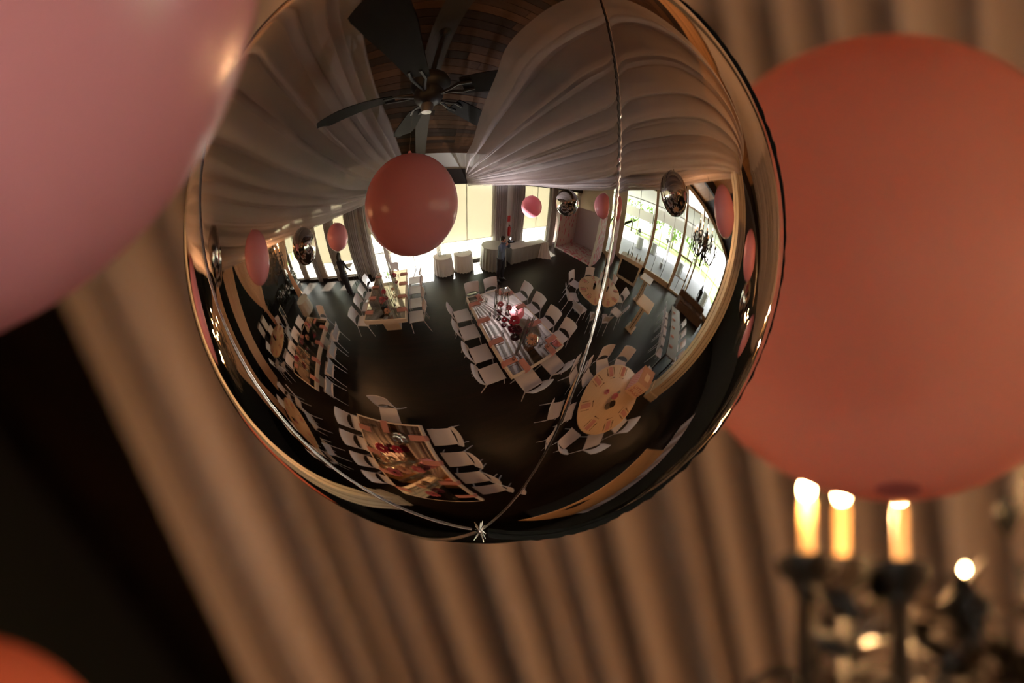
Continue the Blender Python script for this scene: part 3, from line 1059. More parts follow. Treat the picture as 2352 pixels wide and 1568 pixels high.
    for k in (0, 6, 8, 12):
        la, de, zz = spots[k]
        ld = bpy.data.lights.new('candle_light', 'POINT')
        ld.energy = CANDLE_W / 4
        ld.color = (1.0, 0.51, 0.21)
        ld.shadow_soft_size = 0.011
        lo = bpy.data.objects.new('candle_light', ld)
        COL.objects.link(lo)
        lo.parent = t
        lo.location = (lx * la + vx * de, ly * la + vy * de, zz + 0.115)
    return t


CH0 = chandelier('bronze leafy chandelier with lit candle bulbs behind the coral balloon', (-0.12, 2.45, 3.832), rz=0.0)


def chand(label, c, rz, wd=1.0):
    r = dup(CH0, c, rz, label)
    for l in [o for o in CH0.children if o.type == 'LIGHT']:
        pass
    return r


chand('bronze candle chandelier hanging before the glass wall', (4.25, 1.90, 3.62), 0.4)
chand('bronze candle chandelier half hidden by a pink balloon on the lounge side', (-4.2, -1.86, 3.05), 0.9)
chand('bronze candle chandelier glowing at the ball rim past the lounge pillar', (-4.2, 1.95, 3.50), 0.2)
chand('bronze candle chandelier glowing far beyond the cream pillar', (3.3, 7.2, 3.5), 0.7)

# ------------------------------------------------------------------ ceiling fan
fan = thing('ceiling_fan', 'dark five-blade ceiling fan hanging from the central rafter', 'fan', (0.085, -1.58, 4.38))
obj('motor', MB().lathe([(0.02, -0.10), (0.09, -0.09), (0.13, -0.05), (0.15, 0.0), (0.15, 0.07), (0.20, 0.12), (0.21, 0.20), (0.17, 0.28), (0.06, 0.33), (0.03, 0.36)], 28), M_BLACK, fan)
obj('downrod', MB().tube([(0, 0, 0.34), (0, 0, 1.55)], 0.03, 12).lathe([(0.04, 1.35), (0.11, 1.48), (0.12, 1.55)], 16), M_BLACK, fan)
obj('switch_cup', MB().lathe([(0.01, -0.20), (0.05, -0.19), (0.065, -0.13), (0.06, -0.09)], 16), M_STEEL, fan)
bl_me = None
for a in (181, 109, 37, -35, -107):
    e = 1.36
    bm_ = MB()

    def bf(u, v):
        x = lerp(0.36, e, u)
        wdt = lerp(0.10, 0.16, min(1, u * 1.6)) * (1 if u < 0.9 else math.sqrt(max(0.05, 1 - ((u - 0.9) / 0.105) ** 2)))
        return (x, (v - 0.5) * 2 * wdt, 0.03 + (v - 0.5) * 0.06)
    if bl_me is None:
        bl_me = bm_.sheet(bf, 16, 4, 0.012).mesh('blade')
        ir_me = MB().tube([(0.12, 0, 0.0), (0.25, 0.03, 0.0), (0.34, 0.06, 0.015), (0.46, 0.05, 0.015)], 0.016, 6).tube([(0.12, 0, 0.0), (0.25, -0.03, 0.0), (0.34, -0.06, 0.0), (0.46, -0.05, 0.0)], 0.016, 6).mesh('blade_iron')
    b_ = link('blade', bl_me, M_BLADE, fan, (0, 0, 0), R(a))
    link('blade_iron', ir_me, M_BLACK, b_)

# ------------------------------------------------------------------ chairs
CHAIR = thing('dining_chair', 'white moulded dining chair', 'chair', (0, 0, -50))


def seat_fn(u, v):
    x, y = (u - 0.5) * 0.43, (v - 0.5) * 0.42
    return (x * (1 - 0.06 * (1 - v)), y, 0.455 - 0.012 * math.sin(PI * u) * math.sin(PI * v) - 0.02 * max(0, v - 0.85) * 6)


obj('seat', MB().sheet(seat_fn, 8, 8, 0.02), M_WHITE, CHAIR)


def back_fn(u, v):
    x = (u - 0.5) * (0.42 + 0.03 * v)
    z = 0.50 + 0.33 * v + (0.06 * (1 - v) * (1 - (2 * u - 1) ** 2))
    return (x, -0.215 - 0.11 * v - 0.045 * (1 - (2 * u - 1) ** 2), z)


obj('backrest', MB().sheet(back_fn, 10, 6, 0.014, (0, 1, 0)), M_WHITE, CHAIR)
for sx in (-1, 1):
    obj('leg', MB().tube([(sx * 0.225, -0.325, 0.82), (sx * 0.212, -0.235, 0.60), (sx * 0.208, -0.205, 0.45), (sx * 0.225, -0.27, 0.2), (sx * 0.24, -0.33, 0.0)], [0.008, 0.013, 0.015, 0.012, 0.010], 7), M_WHITE, CHAIR)
    obj('leg', MB().tube([(sx * 0.19, 0.17, 0.44), (sx * 0.205, 0.20, 0.2), (sx * 0.215, 0.22, 0.0)], [0.014, 0.012, 0.010], 7), M_WHITE, CHAIR)
used = [False]


def chair(x, y, ang, label, group):
    """ang: direction the sitter faces, degrees"""
    rz = R(ang - 90)
    if not used[0]:
        used[0] = True
        CHAIR.location = (x, y, 0)
        CHAIR.rotation_euler = (0, 0, rz)
        CHAIR['label'] = label
        CHAIR['group'] = group
        return CHAIR
    return dup(CHAIR, (x, y, 0), rz, label, group)


ORD = ['first', 'second', 'third', 'fourth', 'fifth', 'sixth', 'seventh', 'eighth', 'ninth']
# ------------------------------------------------------------------ table things
ZT = 0.75


def fork_mesh():
    b = MB().sheet(lambda u, v: (lerp(-0.005, 0.005, u) * (1.3 - 0.6 * math.sin(PI * v)), lerp(0, 0.13, v), 0.004), 1, 4, 0.002)
    b.sheet(lambda u, v: (lerp(-0.011, 0.011, u), lerp(0.13, 0.155, v), 0.005), 1, 1, 0.002)
    for x in (-0.009, 0, 0.009):
        b.box((x, 0.175, 0.005), (0.004, 0.04, 0.002))
    return b.mesh('fork', False)


def knife_mesh():
    b = MB().box((0, 0.045, 0.004), (0.011, 0.09, 0.005))
    b.sheet(lambda u, v: (lerp(-0.006, 0.008 * (1 - v ** 3), u), lerp(0.09, 0.21, v), 0.004), 1, 4, 0.002)
    return b.mesh('knife', False)


def spoon_mesh():
    b = MB().sheet(lambda u, v: (lerp(-0.004, 0.004, u), lerp(0, 0.11, v), 0.004), 1, 3, 0.002)
    b.ellipsoid((0, 0.135, 0.004), (0.014, 0.026, 0.003), 10, 4)
    return b.mesh('spoon')


FORK, KNIFE, SPOON = fork_mesh(), knife_mesh(), spoon_mesh()


def napkin_over():
    """folded napkin lying on the table and hanging over its edge (edge at y = 0, table towards +y)"""
    def f(u, v):
        x = (u - 0.5) * 0.13
        s_ = v * 0.42 - 0.14
        wv = 0.004 * math.sin(u * 9 + v * 4)
        if s_ < 0:
            return (x * (1 - 0.25 * s_ / -0.14), -0.014 - 0.01 * (-s_) + wv, s_)
        return (x, s_ - 0.008, 0.012 + wv * 0.5)
    return MB().sheet(f, 6, 14, 0.008, (0, 0, 1)).mesh('napkin')


def napkin_flat():
    b = MB()
    for k in range(3):
        b.bbox((-0.036 + 0.036 * k, 0.13, 0.004 + 0.002 * (k % 2)), (0.034, 0.24, 0.010), 0.003)
    return b.mesh('napkin', False)


NAPO, NAPF = napkin_over(), napkin_flat()
TUMBLER = MB().lathe([(0.028, 0.0), (0.030, 0.004), (0.034, 0.09), (0.0325, 0.09), (0.0285, 0.008), (0.001, 0.007)], 14).mesh('tumbler')
PLATE_ME = MB().bbox((0, 0, 0.004), (0.30, 0.28, 0.008), 0.003).mesh('glass_plate', False)


def setting(x, y, ang, seat, grp, over, plate=False):
    """ang: direction from the table edge inwards, degrees; x, y on the table edge"""
    rz = R(ang - 90)
    cs, sn = math.cos(rz), math.sin(rz)

    def put(nm, me, m, dx, dy, dz, lab, cat, r2=0.0):
        o = link(nm, me, m, None, (x + dx * cs - dy * sn, y + dx * sn + dy * cs, ZT + dz), rz + r2)
        tag(o, lab, cat, grp + ' ' + cat + 's')
    z = 0.001
    put('napkin', NAPO if over else NAPF, M_NAPKIN, 0.0, 0.0 if over else 0.02, 0.002, 'folded pink napkin, ' + seat, 'napkin')
    put('fork', FORK, M_CUTLERY, -0.105, 0.05, z, 'copper fork, ' + seat, 'fork')
    put('knife', KNIFE, M_CUTLERY, 0.10, 0.04, z, 'copper knife, ' + seat, 'knife')
    put('spoon', SPOON, M_CUTLERY, -0.07, 0.33, z, 'copper spoon, ' + seat, 'spoon', -PI / 2)
    if plate:
        put('glass_plate', PLATE_ME, M_GLASS, 0.30, 0.20, z, 'square glass plate, ' + seat, 'plate')
    if over:
        put('tumbler', TUMBLER, M_GLASS, 0.12, 0.34, z, 'glass tumbler, ' + seat, 'glass')


FLOWERS = {}


def flower_mesh(seed, kind):
    rnd = random.Random(seed)
    b = MB()
    n = 46 if kind == 'dahlia' else 34
    for i in range(n):
        t = i / n
        ph = i * 2.39996
        th = 0.15 + 1.75 * t ** 0.7
        r0, L, w_ = 0.2, lerp(0.75, 1.0, t), (0.20 if kind == 'dahlia' else 0.42)
        d = Vector((math.sin(th) * math.cos(ph), math.sin(th) * math.sin(ph), math.cos(th)))
        s_ = Vector((-math.sin(ph), math.cos(ph), 0))
        c = d.cross(s_)
        tip = d * L + Vector((0, 0, 0.1)) * rnd.random()
        mid = d * (L * 0.72)
        b.add([d * r0, mid + s_ * w_ * 0.5 - c * 0.05, mid - s_ * w_ * 0.5 - c * 0.05, tip + s_ * w_ * 0.35, tip - s_ * w_ * 0.35, tip * 1.04, mid + c * 0.02],
              [(0, 1, 6), (0, 6, 2), (1, 3, 6), (6, 4, 2), (3, 5, 6), (5, 4, 6)])
    return b.mesh('bloom')


BLOOM_P, BLOOM_D = flower_mesh(1, 'peony'), flower_mesh(2, 'dahlia')


def flower(x, y, r, m, col, where, kind='peony', z=ZT, stem=None):
    stem = stem or r * 0.8 + 0.04
    t = thing(kind, col + ' ' + kind + ' bloom ' + where, 'flower', (x, y, z), random.uniform(0, 6), 'table flowers')
    me = BLOOM_P if kind == 'peony' else BLOOM_D
    o = bpy.data.objects.new('bloom', me.copy())
    o.data.materials.append(m)
    COL.objects.link(o)
    o.parent = t
    o.location = (0, 0, stem)
    o.scale = (r, r, r * 0.85)
    o.rotation_euler = (random.uniform(-0.3, 0.3), random.uniform(-0.3, 0.3), 0)
    obj('stem', MB().tube([(0, 0, 0.0), (0.004, 0, stem)], 0.004, 6).box((0, 0, 0.004), (0.03, 0.03, 0.008)), M_STEM, t)


def vase(x, y, h, r, where, z=ZT):
    t = thing('cylinder_vase', 'clear glass cylinder vase ' + where, 'vase', (x, y, z), 0, 'glass cylinder vases')
    obj('glass_wall', MB().lathe([(r, 0.0), (r, h), (r - 0.003, h), (r - 0.003, 0.008), (0.001, 0.007)], 14), M_GLASS, t)
    obj('floating_candle', MB().lathe([(0.002, 0.010), (r * 0.6, 0.012), (r * 0.7, 0.03), (r * 0.5, 0.038), (0.002, 0.036)], 12), M_CLOTHW, t)


def mirror_table(x, y, label):
    t = thing('mirror_table', label, 'table', (x, y, 0), 0, 'rectangular mirror tables')
    W, L = 1.30, 2.46
    obj('mirror_top', MB().box((0, 0, ZT - 0.004), (W - 0.07, L - 0.07, 0.008)), M_MIRROR, t, smooth=False)
    for sx in (-1, 1):
        obj('frame_rail', MB().bbox((sx * (W / 2 - 0.018), 0, ZT - 0.068), (0.036, L, 0.14), 0.004), M_TABLEWHITE, t, smooth=False)
        obj('frame_rail', MB().bbox((0, sx * (L / 2 - 0.018), ZT - 0.068), (W - 0.072, 0.036, 0.14), 0.004), M_TABLEWHITE, t, smooth=False)
    for sy in (-1, 1):
        obj('pedestal', MB().bbox((0, sy * 0.75, 0.30), (0.52, 0.34, 0.60), 0.006), M_TABLEWHITE, t, smooth=False)
    obj('under_board', MB().box((0, 0, ZT - 0.115), (W - 0.08, L - 0.08, 0.03)), M_TABLEWHITE, t, smooth=False)


def rect_set(nm, x, y, left, right, near, far, plate=False, seats=True):
    """chairs and settings; left = towards the lounge (-X), right = towards the glass wall (+X), near = curtain end (+Y), far = window end (-Y)"""
    W, L = 0.65, 1.23
    for side, n in (('lounge side', left), ('glass-wall side', right)):
        sx = -1 if side[0] == 'l' else 1
        for k in range(n):
            yy = y - L + (k + 0.5) * 2 * L / n + random.uniform(-0.03, 0.03)
            seat = '%s %s seat from windows, %s' % (ORD[k], side, nm)
            chair(x + sx * (W + 0.20 + random.uniform(0, 0.05)), yy, 0 if sx < 0 else 180, 'white moulded chair, ' + seat.replace(' seat', ' place'), 'chairs at ' + nm)
            setting(x + sx * W, yy, 0 if sx < 0 else 180, seat, nm, True, plate and sx < 0)
    for side, n in (('curtain end', near), ('window end', far)):
        sy = 1 if side[0] == 'c' else -1
        for k in range(n):
            xx = x + (k - (n - 1) / 2) * 0.62 + random.uniform(-0.03, 0.03)
            which = '' if n == 1 else ('lounge-side ' if k == 0 else 'glass-side ')
            seat = '%sseat at the %s of %s' % (which, side, nm)
            chair(xx, y + sy * (L + 0.17), 90 if sy < 0 else -90, 'white moulded chair, ' + seat.replace(' seat', ' one').replace('seat', 'sole one'), 'chairs at ' + nm)
            setting(xx, y + sy * L, 90 if sy < 0 else -90, seat, nm, True)


T1 = (1.55, -1.98)
T2 = (-1.42, -4.08)
T3 = (-4.28, -1.58)
T4 = (-1.56, 0.98)
mirror_table(*T1, 'bright mirror-topped table with white frame in the middle of the floor')
mirror_table(*T2, 'white-framed mirror table before the open doorway')
mirror_table(*T3, 'white-framed mirror table nearest the peach curtains')
mirror_table(*T4, 'white-framed mirror table reflecting a silver balloon and brown drape')
rect_set('the middle mirror table', *T1, 4, 4, 2, 2, plate=True)
rect_set('the doorway mirror table', *T2, 4, 4, 0, 1)
rect_set('the peach-curtain mirror table', *T3, 4, 4, 0, 1)
rect_set('the balloon-reflecting mirror table', *T4, 4, 4, 0, 1)
for (x, y, r, m, c, k, wh) in ((1.57, -2.52, 0.085, M_PINKF, 'pink', 'peony', 'nearest the windows on the middle mirror table'), (1.70, -2.32, 0.08, M_PINKF, 'dusky pink', 'peony', 'second from the windows on the middle table'),
                               (1.40, -2.26, 0.06, M_DKRED, 'dark red', 'peony', 'beside the pink ones on the middle table'), (1.42, -2.04, 0.075, M_RED, 'magenta', 'peony', 'left of the big blooms on the middle table'),
                               (1.58, -1.88, 0.13, M_RED, 'big magenta', 'peony', 'at the centre of the middle mirror table'), (1.50, -1.64, 0.12, M_DKRED, 'big burgundy', 'peony', 'under the magenta one on the middle table'),
                               (1.80, -1.62, 0.08, M_PINKF, 'coral', 'dahlia', 'among the glass tubes of the middle table'), (1.62, -1.26, 0.135, M_PEACHF, 'large peach', 'dahlia', 'at the curtain end of the middle table')):
    flower(x, y, r, m, c, wh.replace('left of', 'next to'), k)
for i, (x, y, h) in enumerate(((1.42, -1.36, 0.55), (1.58, -1.48, 0.62), (1.74, -1.50, 0.55), (1.48, -2.62, 0.5), (1.58, -2.72, 0.55), (1.68, -2.66, 0.5), (1.80, -2.55, 0.45))):
    vase(x, y, h, 0.028, '%s on the middle mirror table' % (('slim, near the peach dahlia,', 'tallest, near the peach dahlia,', 'slim, beside the coral dahlia,', 'slim, near the window end,', 'tall, near the window end,', 'middle, near the window end,', 'short, near the window end,')[i]))
for (x, y, r, m, c, k, wh) in ((-1.22, -4.75, 0.10, M_RED, 'magenta', 'peony', 'by the doorway end of the doorway table'), (-1.50, -3.90, 0.09, M_RED, 'deep pink', 'peony', 'midway along the doorway mirror table'),
                               (-1.48, -3.48, 0.125, M_PINKF, 'large pink', 'peony', 'before the dark vase on the doorway table'), (-1.28, -3.05, 0.10, M_PEACHF, 'peach', 'dahlia', 'at the pedestal end of the doorway table'), (-1.20, -3.95, 0.09, M_PEACHF, 'pale peach', 'dahlia', 'among glass vases on the doorway table')):
    flower(x, y, r, m, c, wh, k)
for i, (x, y, h) in enumerate(((-1.60, -4.9, 0.5), (-1.48, -4.85, 0.6), (-1.36, -4.9, 0.55), (-1.25, -4.55, 0.5), (-1.25, -3.6, 0.45), (-1.12, -3.4, 0.5), (-1.15, -3.15, 0.40), (-1.02, -3.0, 0.3))):
    vase(x, y, h, 0.035, '%s from the windows on the doorway mirror table' % ORD[i])
for (x, y, r, m, c, k, wh) in ((-4.31, -2.30, 0.11, M_PINKF, 'pink', 'peony', 'at the window end of the peach-curtain table'), (-4.49, -1.61, 0.10, M_PINKF, 'rose pink', 'peony', 'midway on the peach-curtain table'), (-4.23, -1.85, 0.10, M_PEACHF, 'peach', 'dahlia', 'midway on the peach-curtain table'),
                               (-4.62, -1.25, 0.12, M_PEACHF, 'pale peach', 'dahlia', 'before the red peony on the peach-curtain table'), (-4.55, -0.90, 0.12, M_RED, 'red', 'peony', 'at the curtain end of the peach-curtain table'), (-3.85, -1.98, 0.08, M_RED, 'magenta', 'peony', 'leaning at the rail of the peach-curtain table')):
    flower(x, y, r, m, c, wh, k)
for i, (x, y, h) in enumerate(((-4.1, -2.25, 0.45), (-4.2, -1.55, 0.5), (-4.3, -1.4, 0.35), (-4.1, -1.2, 0.45), (-4.35, -1.05, 0.5), (-4.05, -0.8, 0.4))):
    vase(x, y, h, 0.04, '%s from the windows on the peach-curtain table' % ORD[i])
for (x, y, r, m, c, k, wh) in ((-1.74, 0.45, 0.13, M_RED, 'large crimson', 'peony', 'next to the silver bowl on the balloon-reflecting table'), (-1.45, 0.38, 0.10, M_RED, 'small crimson', 'peony', 'next to the large crimson one'), (-1.82, 0.78, 0.10, M_PEACHF, 'peach', 'dahlia', 'below the crimson peonies on the balloon-reflecting table'),
                               (-1.46, 0.62, 0.08, M_PEACHF, 'brown peach', 'dahlia', 'below the small crimson peony'), (-1.78, 1.12, 0.13, M_PINKF, 'big blush', 'peony', 'midway on the balloon-reflecting table'), (-1.55, 0.95, 0.12, M_PEACHF, 'rust', 'dahlia', 'midway on the balloon-reflecting table'),
                               (-1.28, 0.85, 0.11, M_PINKF, 'coral', 'peony', 'near the glass-side rail of the balloon-reflecting table'), (-1.5, 1.45, 0.10, M_PEACHF, 'amber', 'dahlia', 'towards the curtain end of the balloon-reflecting table'), (-1.45, 1.75, 0.12, M_PINKF, 'dusky', 'peony', 'at the curtain end of the balloon-reflecting table')):
    flower(x, y, r, m, c, wh, k)
for i, (x, y, h) in enumerate(((-1.55, 0.75, 0.4), (-1.35, 0.7, 0.35), (-1.35, 1.1, 0.35), (-1.6, 1.25, 0.45), (-1.3, 1.4, 0.3), (-1.65, 1.6, 0.4))):
    vase(x, y, h, 0.04, '%s from the windows on the balloon-reflecting table' % ORD[i])
o = obj('silver_bowl', MB().lathe([(0.03, 0.0), (0.06, 0.01), (0.10, 0.05), (0.11, 0.10), (0.085, 0.15), (0.05, 0.17), (0.045, 0.168), (0.075, 0.145), (0.002, 0.14)], 24, (0, 0, 0)), M_SILVER, None, (-1.36, 0.13, ZT))
tag(o, 'round polished silver bowl on the balloon-reflecting mirror table', 'bowl')
o = obj('square_vase', MB().bbox((0, 0, 0.07), (0.14, 0.14, 0.14), 0.006), M_GLASSDK, None, (-1.40, -3.22, ZT), 0.2)
tag(o, 'dark square vase below the large pink peony', 'vase')


def round_table(x, y, r, label):
    t = thing('round_table', label, 'table', (x, y, 0), 0, 'round wooden tables')
    obj('tabletop', MB().lathe([(r - 0.01, ZT - 0.035), (r, ZT - 0.028), (r, ZT - 0.006), (r - 0.008, ZT)], 64), M_OAK, t)
    obj('pedestal', MB().lathe([(0.30, 0.0), (0.30, 0.03), (0.08, 0.07), (0.05, 0.12), (0.05, ZT - 0.12), (0.16, ZT - 0.035)], 24), M_BLACK, t)


RT = [(2.07, 1.22, 0.87, 'the gift box table', 'round wooden table set with pink napkins and a gift box', (-85, -50, -16, -136, 178, 136, 99), True),
      (4.86, -1.31, 0.86, 'the booth-side round table', 'round wooden table between photo booth and square high table', (-96, -47, -142, 184, 48, 94, 139, 2), True),
      (-7.12, -1.0, 0.86, 'the round table by the peach curtain', 'round wooden table under the tied peach curtain', (10, 55, 100, 145, 190, 235, 280, 325), True),
      (-5.28, 1.85, 0.87, 'the round table by the lounge pillar', 'round wooden table near the cream pillar on the lounge side', tuple(range(0, 360, 45)), True)]
for (x, y, r, nm, lab, angs, _) in RT:
    round_table(x, y, r, lab)
    srt = sorted(angs)
    for a in angs:
        k = srt.index(a)
        ca, sa = math.cos(R(a)), math.sin(R(a))
        dirs = {0: 'glass-wall side', 1: 'curtain-glass side', 2: 'curtain side', 3: 'curtain-lounge side', 4: 'lounge side', 5: 'lounge-window side', 6: 'window side', 7: 'window-glass side'}
        dn = dirs[int(((a % 360) + 22.5) // 45) % 8]
        seat = 'seat on the ' + dn + ' of ' + nm
        chair(x + (r + 0.17) * ca, y + (r + 0.17) * sa, a + 180, 'white moulded chair on the ' + dn + ' of ' + nm, 'chairs round ' + nm)
        setting(x + (r - 0.02) * ca, y + (r - 0.02) * sa, a + 180, seat, nm, False)
chair(2.07 + 1.06 * math.cos(R(36)), 1.22 + 1.06 * math.sin(R(36)), 216, 'white moulded chair behind the gift box on its round table', 'chairs round the gift box table')
for (x, y, nm, rc) in ((1.86, 1.25, 'gift box table', M_GLASS), (4.78, -1.40, 'booth-side round table', M_GLASS), (-7.15, -1.0, 'round table by the peach curtain', M_GLASS), (-5.3, 1.85, 'round table by the lounge pillar', M_GLASS)):
    t = thing('water_vase', 'short glass vase with dark water on the ' + nm, 'vase', (x, y, ZT))
    obj('glass_wall', MB().lathe([(0.085, 0), (0.085, 0.16), (0.082, 0.16), (0.082, 0.01), (0.002, 0.009)], 20), M_GLASS, t)
    obj('dark_water', MB().lathe([(0.002, 0.011), (0.081, 0.011), (0.081, 0.155), (0.002, 0.156)], 20), M_GLASSDK, t)
    flower(x + 0.19, y - 0.06, 0.085, M_PINKF, 'coral', 'beside the short vase on the ' + nm, 'peony')
flower(2.05, 0.92, 0.075, M_PINKF, 'pale pink', 'lying alone on the gift box table', 'peony', stem=0.05)
# gift box
gb = thing('gift_box', 'tall pink dashed gift box with a slot lid on the round table', 'box', (2.60, 1.68, ZT))
BX, BY, BZ = 0.46, 0.52, 0.42
M_DASH = pattern_mat('pink_dash_print', 0.062, 0.040, 0.008, (0.72, 0.50, 0.45), (0.50, 0.10, 0.14), (0, 2))
obj('carton', MB().bbox((0, 0, BZ / 2), (BX, BY, BZ), 0.004), mat('pale_carton', (0.66, 0.46, 0.34), 0.7, var=0.04), gb, smooth=False)
obj('printed_side', MB().box((0, -BY / 2 - 0.001, BZ / 2), (BX - 0.02, 0.002, BZ - 0.02)), M_DASH, gb, smooth=False)
lid = obj('lid', MB().bbox((0, 0, BZ + 0.004), (BX + 0.006, BY + 0.006, 0.012), 0.003), M_GOLD, gb, smooth=False)
obj('lid_label', MB().box((-0.02, 0.02, BZ + 0.012), (0.18, 0.20, 0.003)), M_OAK, lid, smooth=False)


def text(name, body, size, loc, rot, m, parent, ext=0.001):
    cu = bpy.data.curves.new(name, 'FONT')
    cu.body = body
    cu.size = size
    cu.extrude = ext
    cu.align_x = 'CENTER'
    cu.align_y = 'CENTER'
    tmp = bpy.data.objects.new(name, cu)
    COL.objects.link(tmp)
    bpy.context.view_layer.update()
    me = bpy.data.meshes.new_from_object(tmp.evaluated_get(bpy.context.evaluated_depsgraph_get()))
    bpy.data.objects.remove(tmp)
    me.materials.clear()
    o = link(name, me, m)
    o.parent = parent
    o.location = loc
    o.rotation_euler = rot
    return o


M_INK = mat('red_ink', (0.34, 0.08, 0.08), 0.7)
text('lettering', 'LETTU', 0.145, (-BX / 2 - 0.002, 0.02, 0.27), (R(90), 0, R(-90)), M_INK, gb)
text('lettering', 'SOLAR', 0.145, (-BX / 2 - 0.002, 0.02, 0.13), (R(90), 0, R(-90)), M_INK, gb)
o = obj('card_tray', MB().box((0, 0, 0.002), (0.10, 0.07, 0.004)), M_STEEL, None, (2.26, 1.28, ZT + 0.001), 0.5)
tag(o, 'small grey card lying beside the gift box', 'card')

# ------------------------------------------------------------------ photo booth


def brush_mat(name, bgc, fg, sc3):
    m = bpy.data.materials.new(name)
    m.use_nodes = True
    n = m.node_tree.nodes
    l = m.node_tree.links
    tc = n.new('ShaderNodeTexCoord')
    mp = n.new('ShaderNodeMapping')
    mp.inputs['Scale'].default_value = sc3
    l.new(tc.outputs['Object'], mp.inputs[0])
    vo = n.new('ShaderNodeTexVoronoi')
    vo.inputs['Scale'].default_value = 1.0
    vo.inputs['Randomness'].default_value = 0.75
    l.new(mp.outputs[0], vo.inputs['Vector'])
    cr = n.new('ShaderNodeValToRGB')
    cr.color_ramp.elements[0].position = 0.36
    cr.color_ramp.elements[0].color = (*fg, 1)
    cr.color_ramp.elements[1].position = 0.44
    cr.color_ramp.elements[1].color = (*bgc, 1)
    l.new(vo.outputs['Distance'], cr.inputs[0])
    l.new(cr.outputs[0], n['Principled BSDF'].inputs['Base Color'])
    n['Principled BSDF'].inputs['Roughness'].default_value = 0.7
    return m


BP = [brush_mat('booth_print_wall', (0.70, 0.60, 0.61), (0.66, 0.20, 0.27), (6.0, 0.2, 2.6)), brush_mat('booth_print_floor', (0.66, 0.54, 0.54), (0.58, 0.17, 0.23), (5.5, 3.0, 0.2))]
bo = thing('photo_booth', 'pink brush-stroke printed photo booth standing by the curtains', 'booth', (0, 0, 0))
obj('floor_panel', MB().box((8.75, -4.55, 0.04), (2.2, 2.9, 0.08)), BP[1], bo, smooth=False)
obj('side_panel', MB().box((8.75, -5.97, 1.25), (2.3, 0.08, 2.5)), BP[0], bo, smooth=False)
obj('side_panel', MB().box((8.70, -3.08, 1.25), (2.2, 0.08, 2.5)), BP[0], bo, smooth=False)
obj('rear_panel', MB().box((9.85, -4.52, 1.25), (0.08, 2.9, 2.5)), M_LILAC, bo, smooth=False)
for yy in (-5.97, -3.08):
    obj('front_edge', MB().bbox((7.61, yy, 1.25), (0.03, 0.14, 2.52), 0.004), M_CLOTHW, bo, smooth=False)

# ------------------------------------------------------------------ bar front, high tables, long table
br = thing('portable_bar', 'white framed black-panelled bar counter before the glass wall', 'bar', (8.30, -0.85, 0))
obj('counter_top', MB().bbox((0.30, 0, 1.13), (0.75, 1.62, 0.06), 0.006), M_CREAM, br, smooth=False)
for yy in (-0.70, 0.70):
    obj('post', MB().bbox((0.0, yy, 0.55), (0.10, 0.13, 1.10), 0.004), M_CREAM, br, smooth=False)
for zz in (0.07, 1.03):
    obj('rail', MB().bbox((0.0, 0, zz), (0.09, 1.30, 0.13), 0.004), M_CREAM, br, smooth=False)
obj('black_panel', MB().box((0.02, 0, 0.55), (0.03, 1.30, 0.9)), M_BLACK, br, smooth=False)
obj('body', MB().box((0.32, 0, 0.55), (0.5, 1.46, 1.08)), M_CREAM, br, smooth=False)
for k, (yy, m_) in enumerate(((-1.25, M_STEM), (-0.95, M_STEEL), (-0.6, M_GOLD), (-0.35, M_CLOTHG))):
    bt = thing('bottle', ('green', 'silver', 'amber', 'grey')[k] + ' bottle standing on the bar counter', 'bottle', (8.62, yy, 1.16), 0, 'bottles on the bar')
    obj('glass_body', MB().lathe([(0.036, 0), (0.04, 0.02), (0.04, 0.18), (0.015, 0.23), (0.014, 0.29)], 12), m_, bt)
    obj('cap', MB().lathe([(0.016, 0.285), (0.016, 0.31), (0.002, 0.312)], 10), M_BLACK, bt)


def high_table(x, y, rz, label):
    t = thing('high_table', label, 'table', (x, y, 0), R(rz), 'square high tables')
    obj('square_top', MB().bbox((0, 0, 1.05), (0.84, 0.72, 0.04), 0.004), mat('glossy_cream', (0.62, 0.48, 0.33), 0.12), t, smooth=False)
    obj('post', MB().bbox((0, 0, 0.54), (0.30, 0.24, 0.98), 0.006), M_CREAM, t, smooth=False)
    for sx in (-1, 1):
        obj('groove', MB().box((sx * 0.1505, 0, 0.54), (0.003, 0.03, 0.96)), M_GROOVE, t, smooth=False)
        obj('groove', MB().box((0, sx * 0.1205, 0.54), (0.03, 0.003, 0.96)), M_GROOVE, t, smooth=False)
    obj('foot_plate', MB().bbox((0, 0, 0.02), (0.5, 0.44, 0.04), 0.004), M_CREAM, t, smooth=False)


high_table(5.24, 0.70, 12, 'square high table reflecting candle bulbs beside the round table')
high_table(7.30, 0.44, 12, 'square high table beside the bar counter')

lt = thing('long_table', 'long dining table with chairs before the glass wall', 'table', (5.75, 3.02, 0))
obj('tabletop', MB().bbox((0, 0, ZT - 0.02), (3.0, 0.76, 0.04), 0.004), mat('long_table_brown', (0.13, 0.09, 0.07), 0.35, var=0.15), lt, smooth=False)
for sx in (-1, 1):
    for sy in (-1, 1):
        obj('leg', MB().bbox((sx * 1.4, sy * 0.32, 0.355), (0.06, 0.06, 0.71), 0.004), M_BLACK, lt, smooth=False)
for k in range(5):
    xx = 4.55 + k * 0.58
    chair(xx, 2.44, 90, 'white moulded chair, %s from the pillar on the ball side of the long table' % ORD[k], 'chairs at the long table')
for k in range(4):
    chair(4.75 + k * 0.66, 3.66, -90, 'white moulded chair, %s from the pillar on the far side of the long table' % ORD[k], 'chairs at the long table')
for k in range(5):
    o = link('napkin', NAPF, M_NAPKIN, None, (4.7 + k * 0.52, 2.72, ZT + 0.001), 0.0)
    tag(o, 'folded pink napkin, %s from the pillar on the long table' % ORD[k], 'napkin', 'long table napkins')
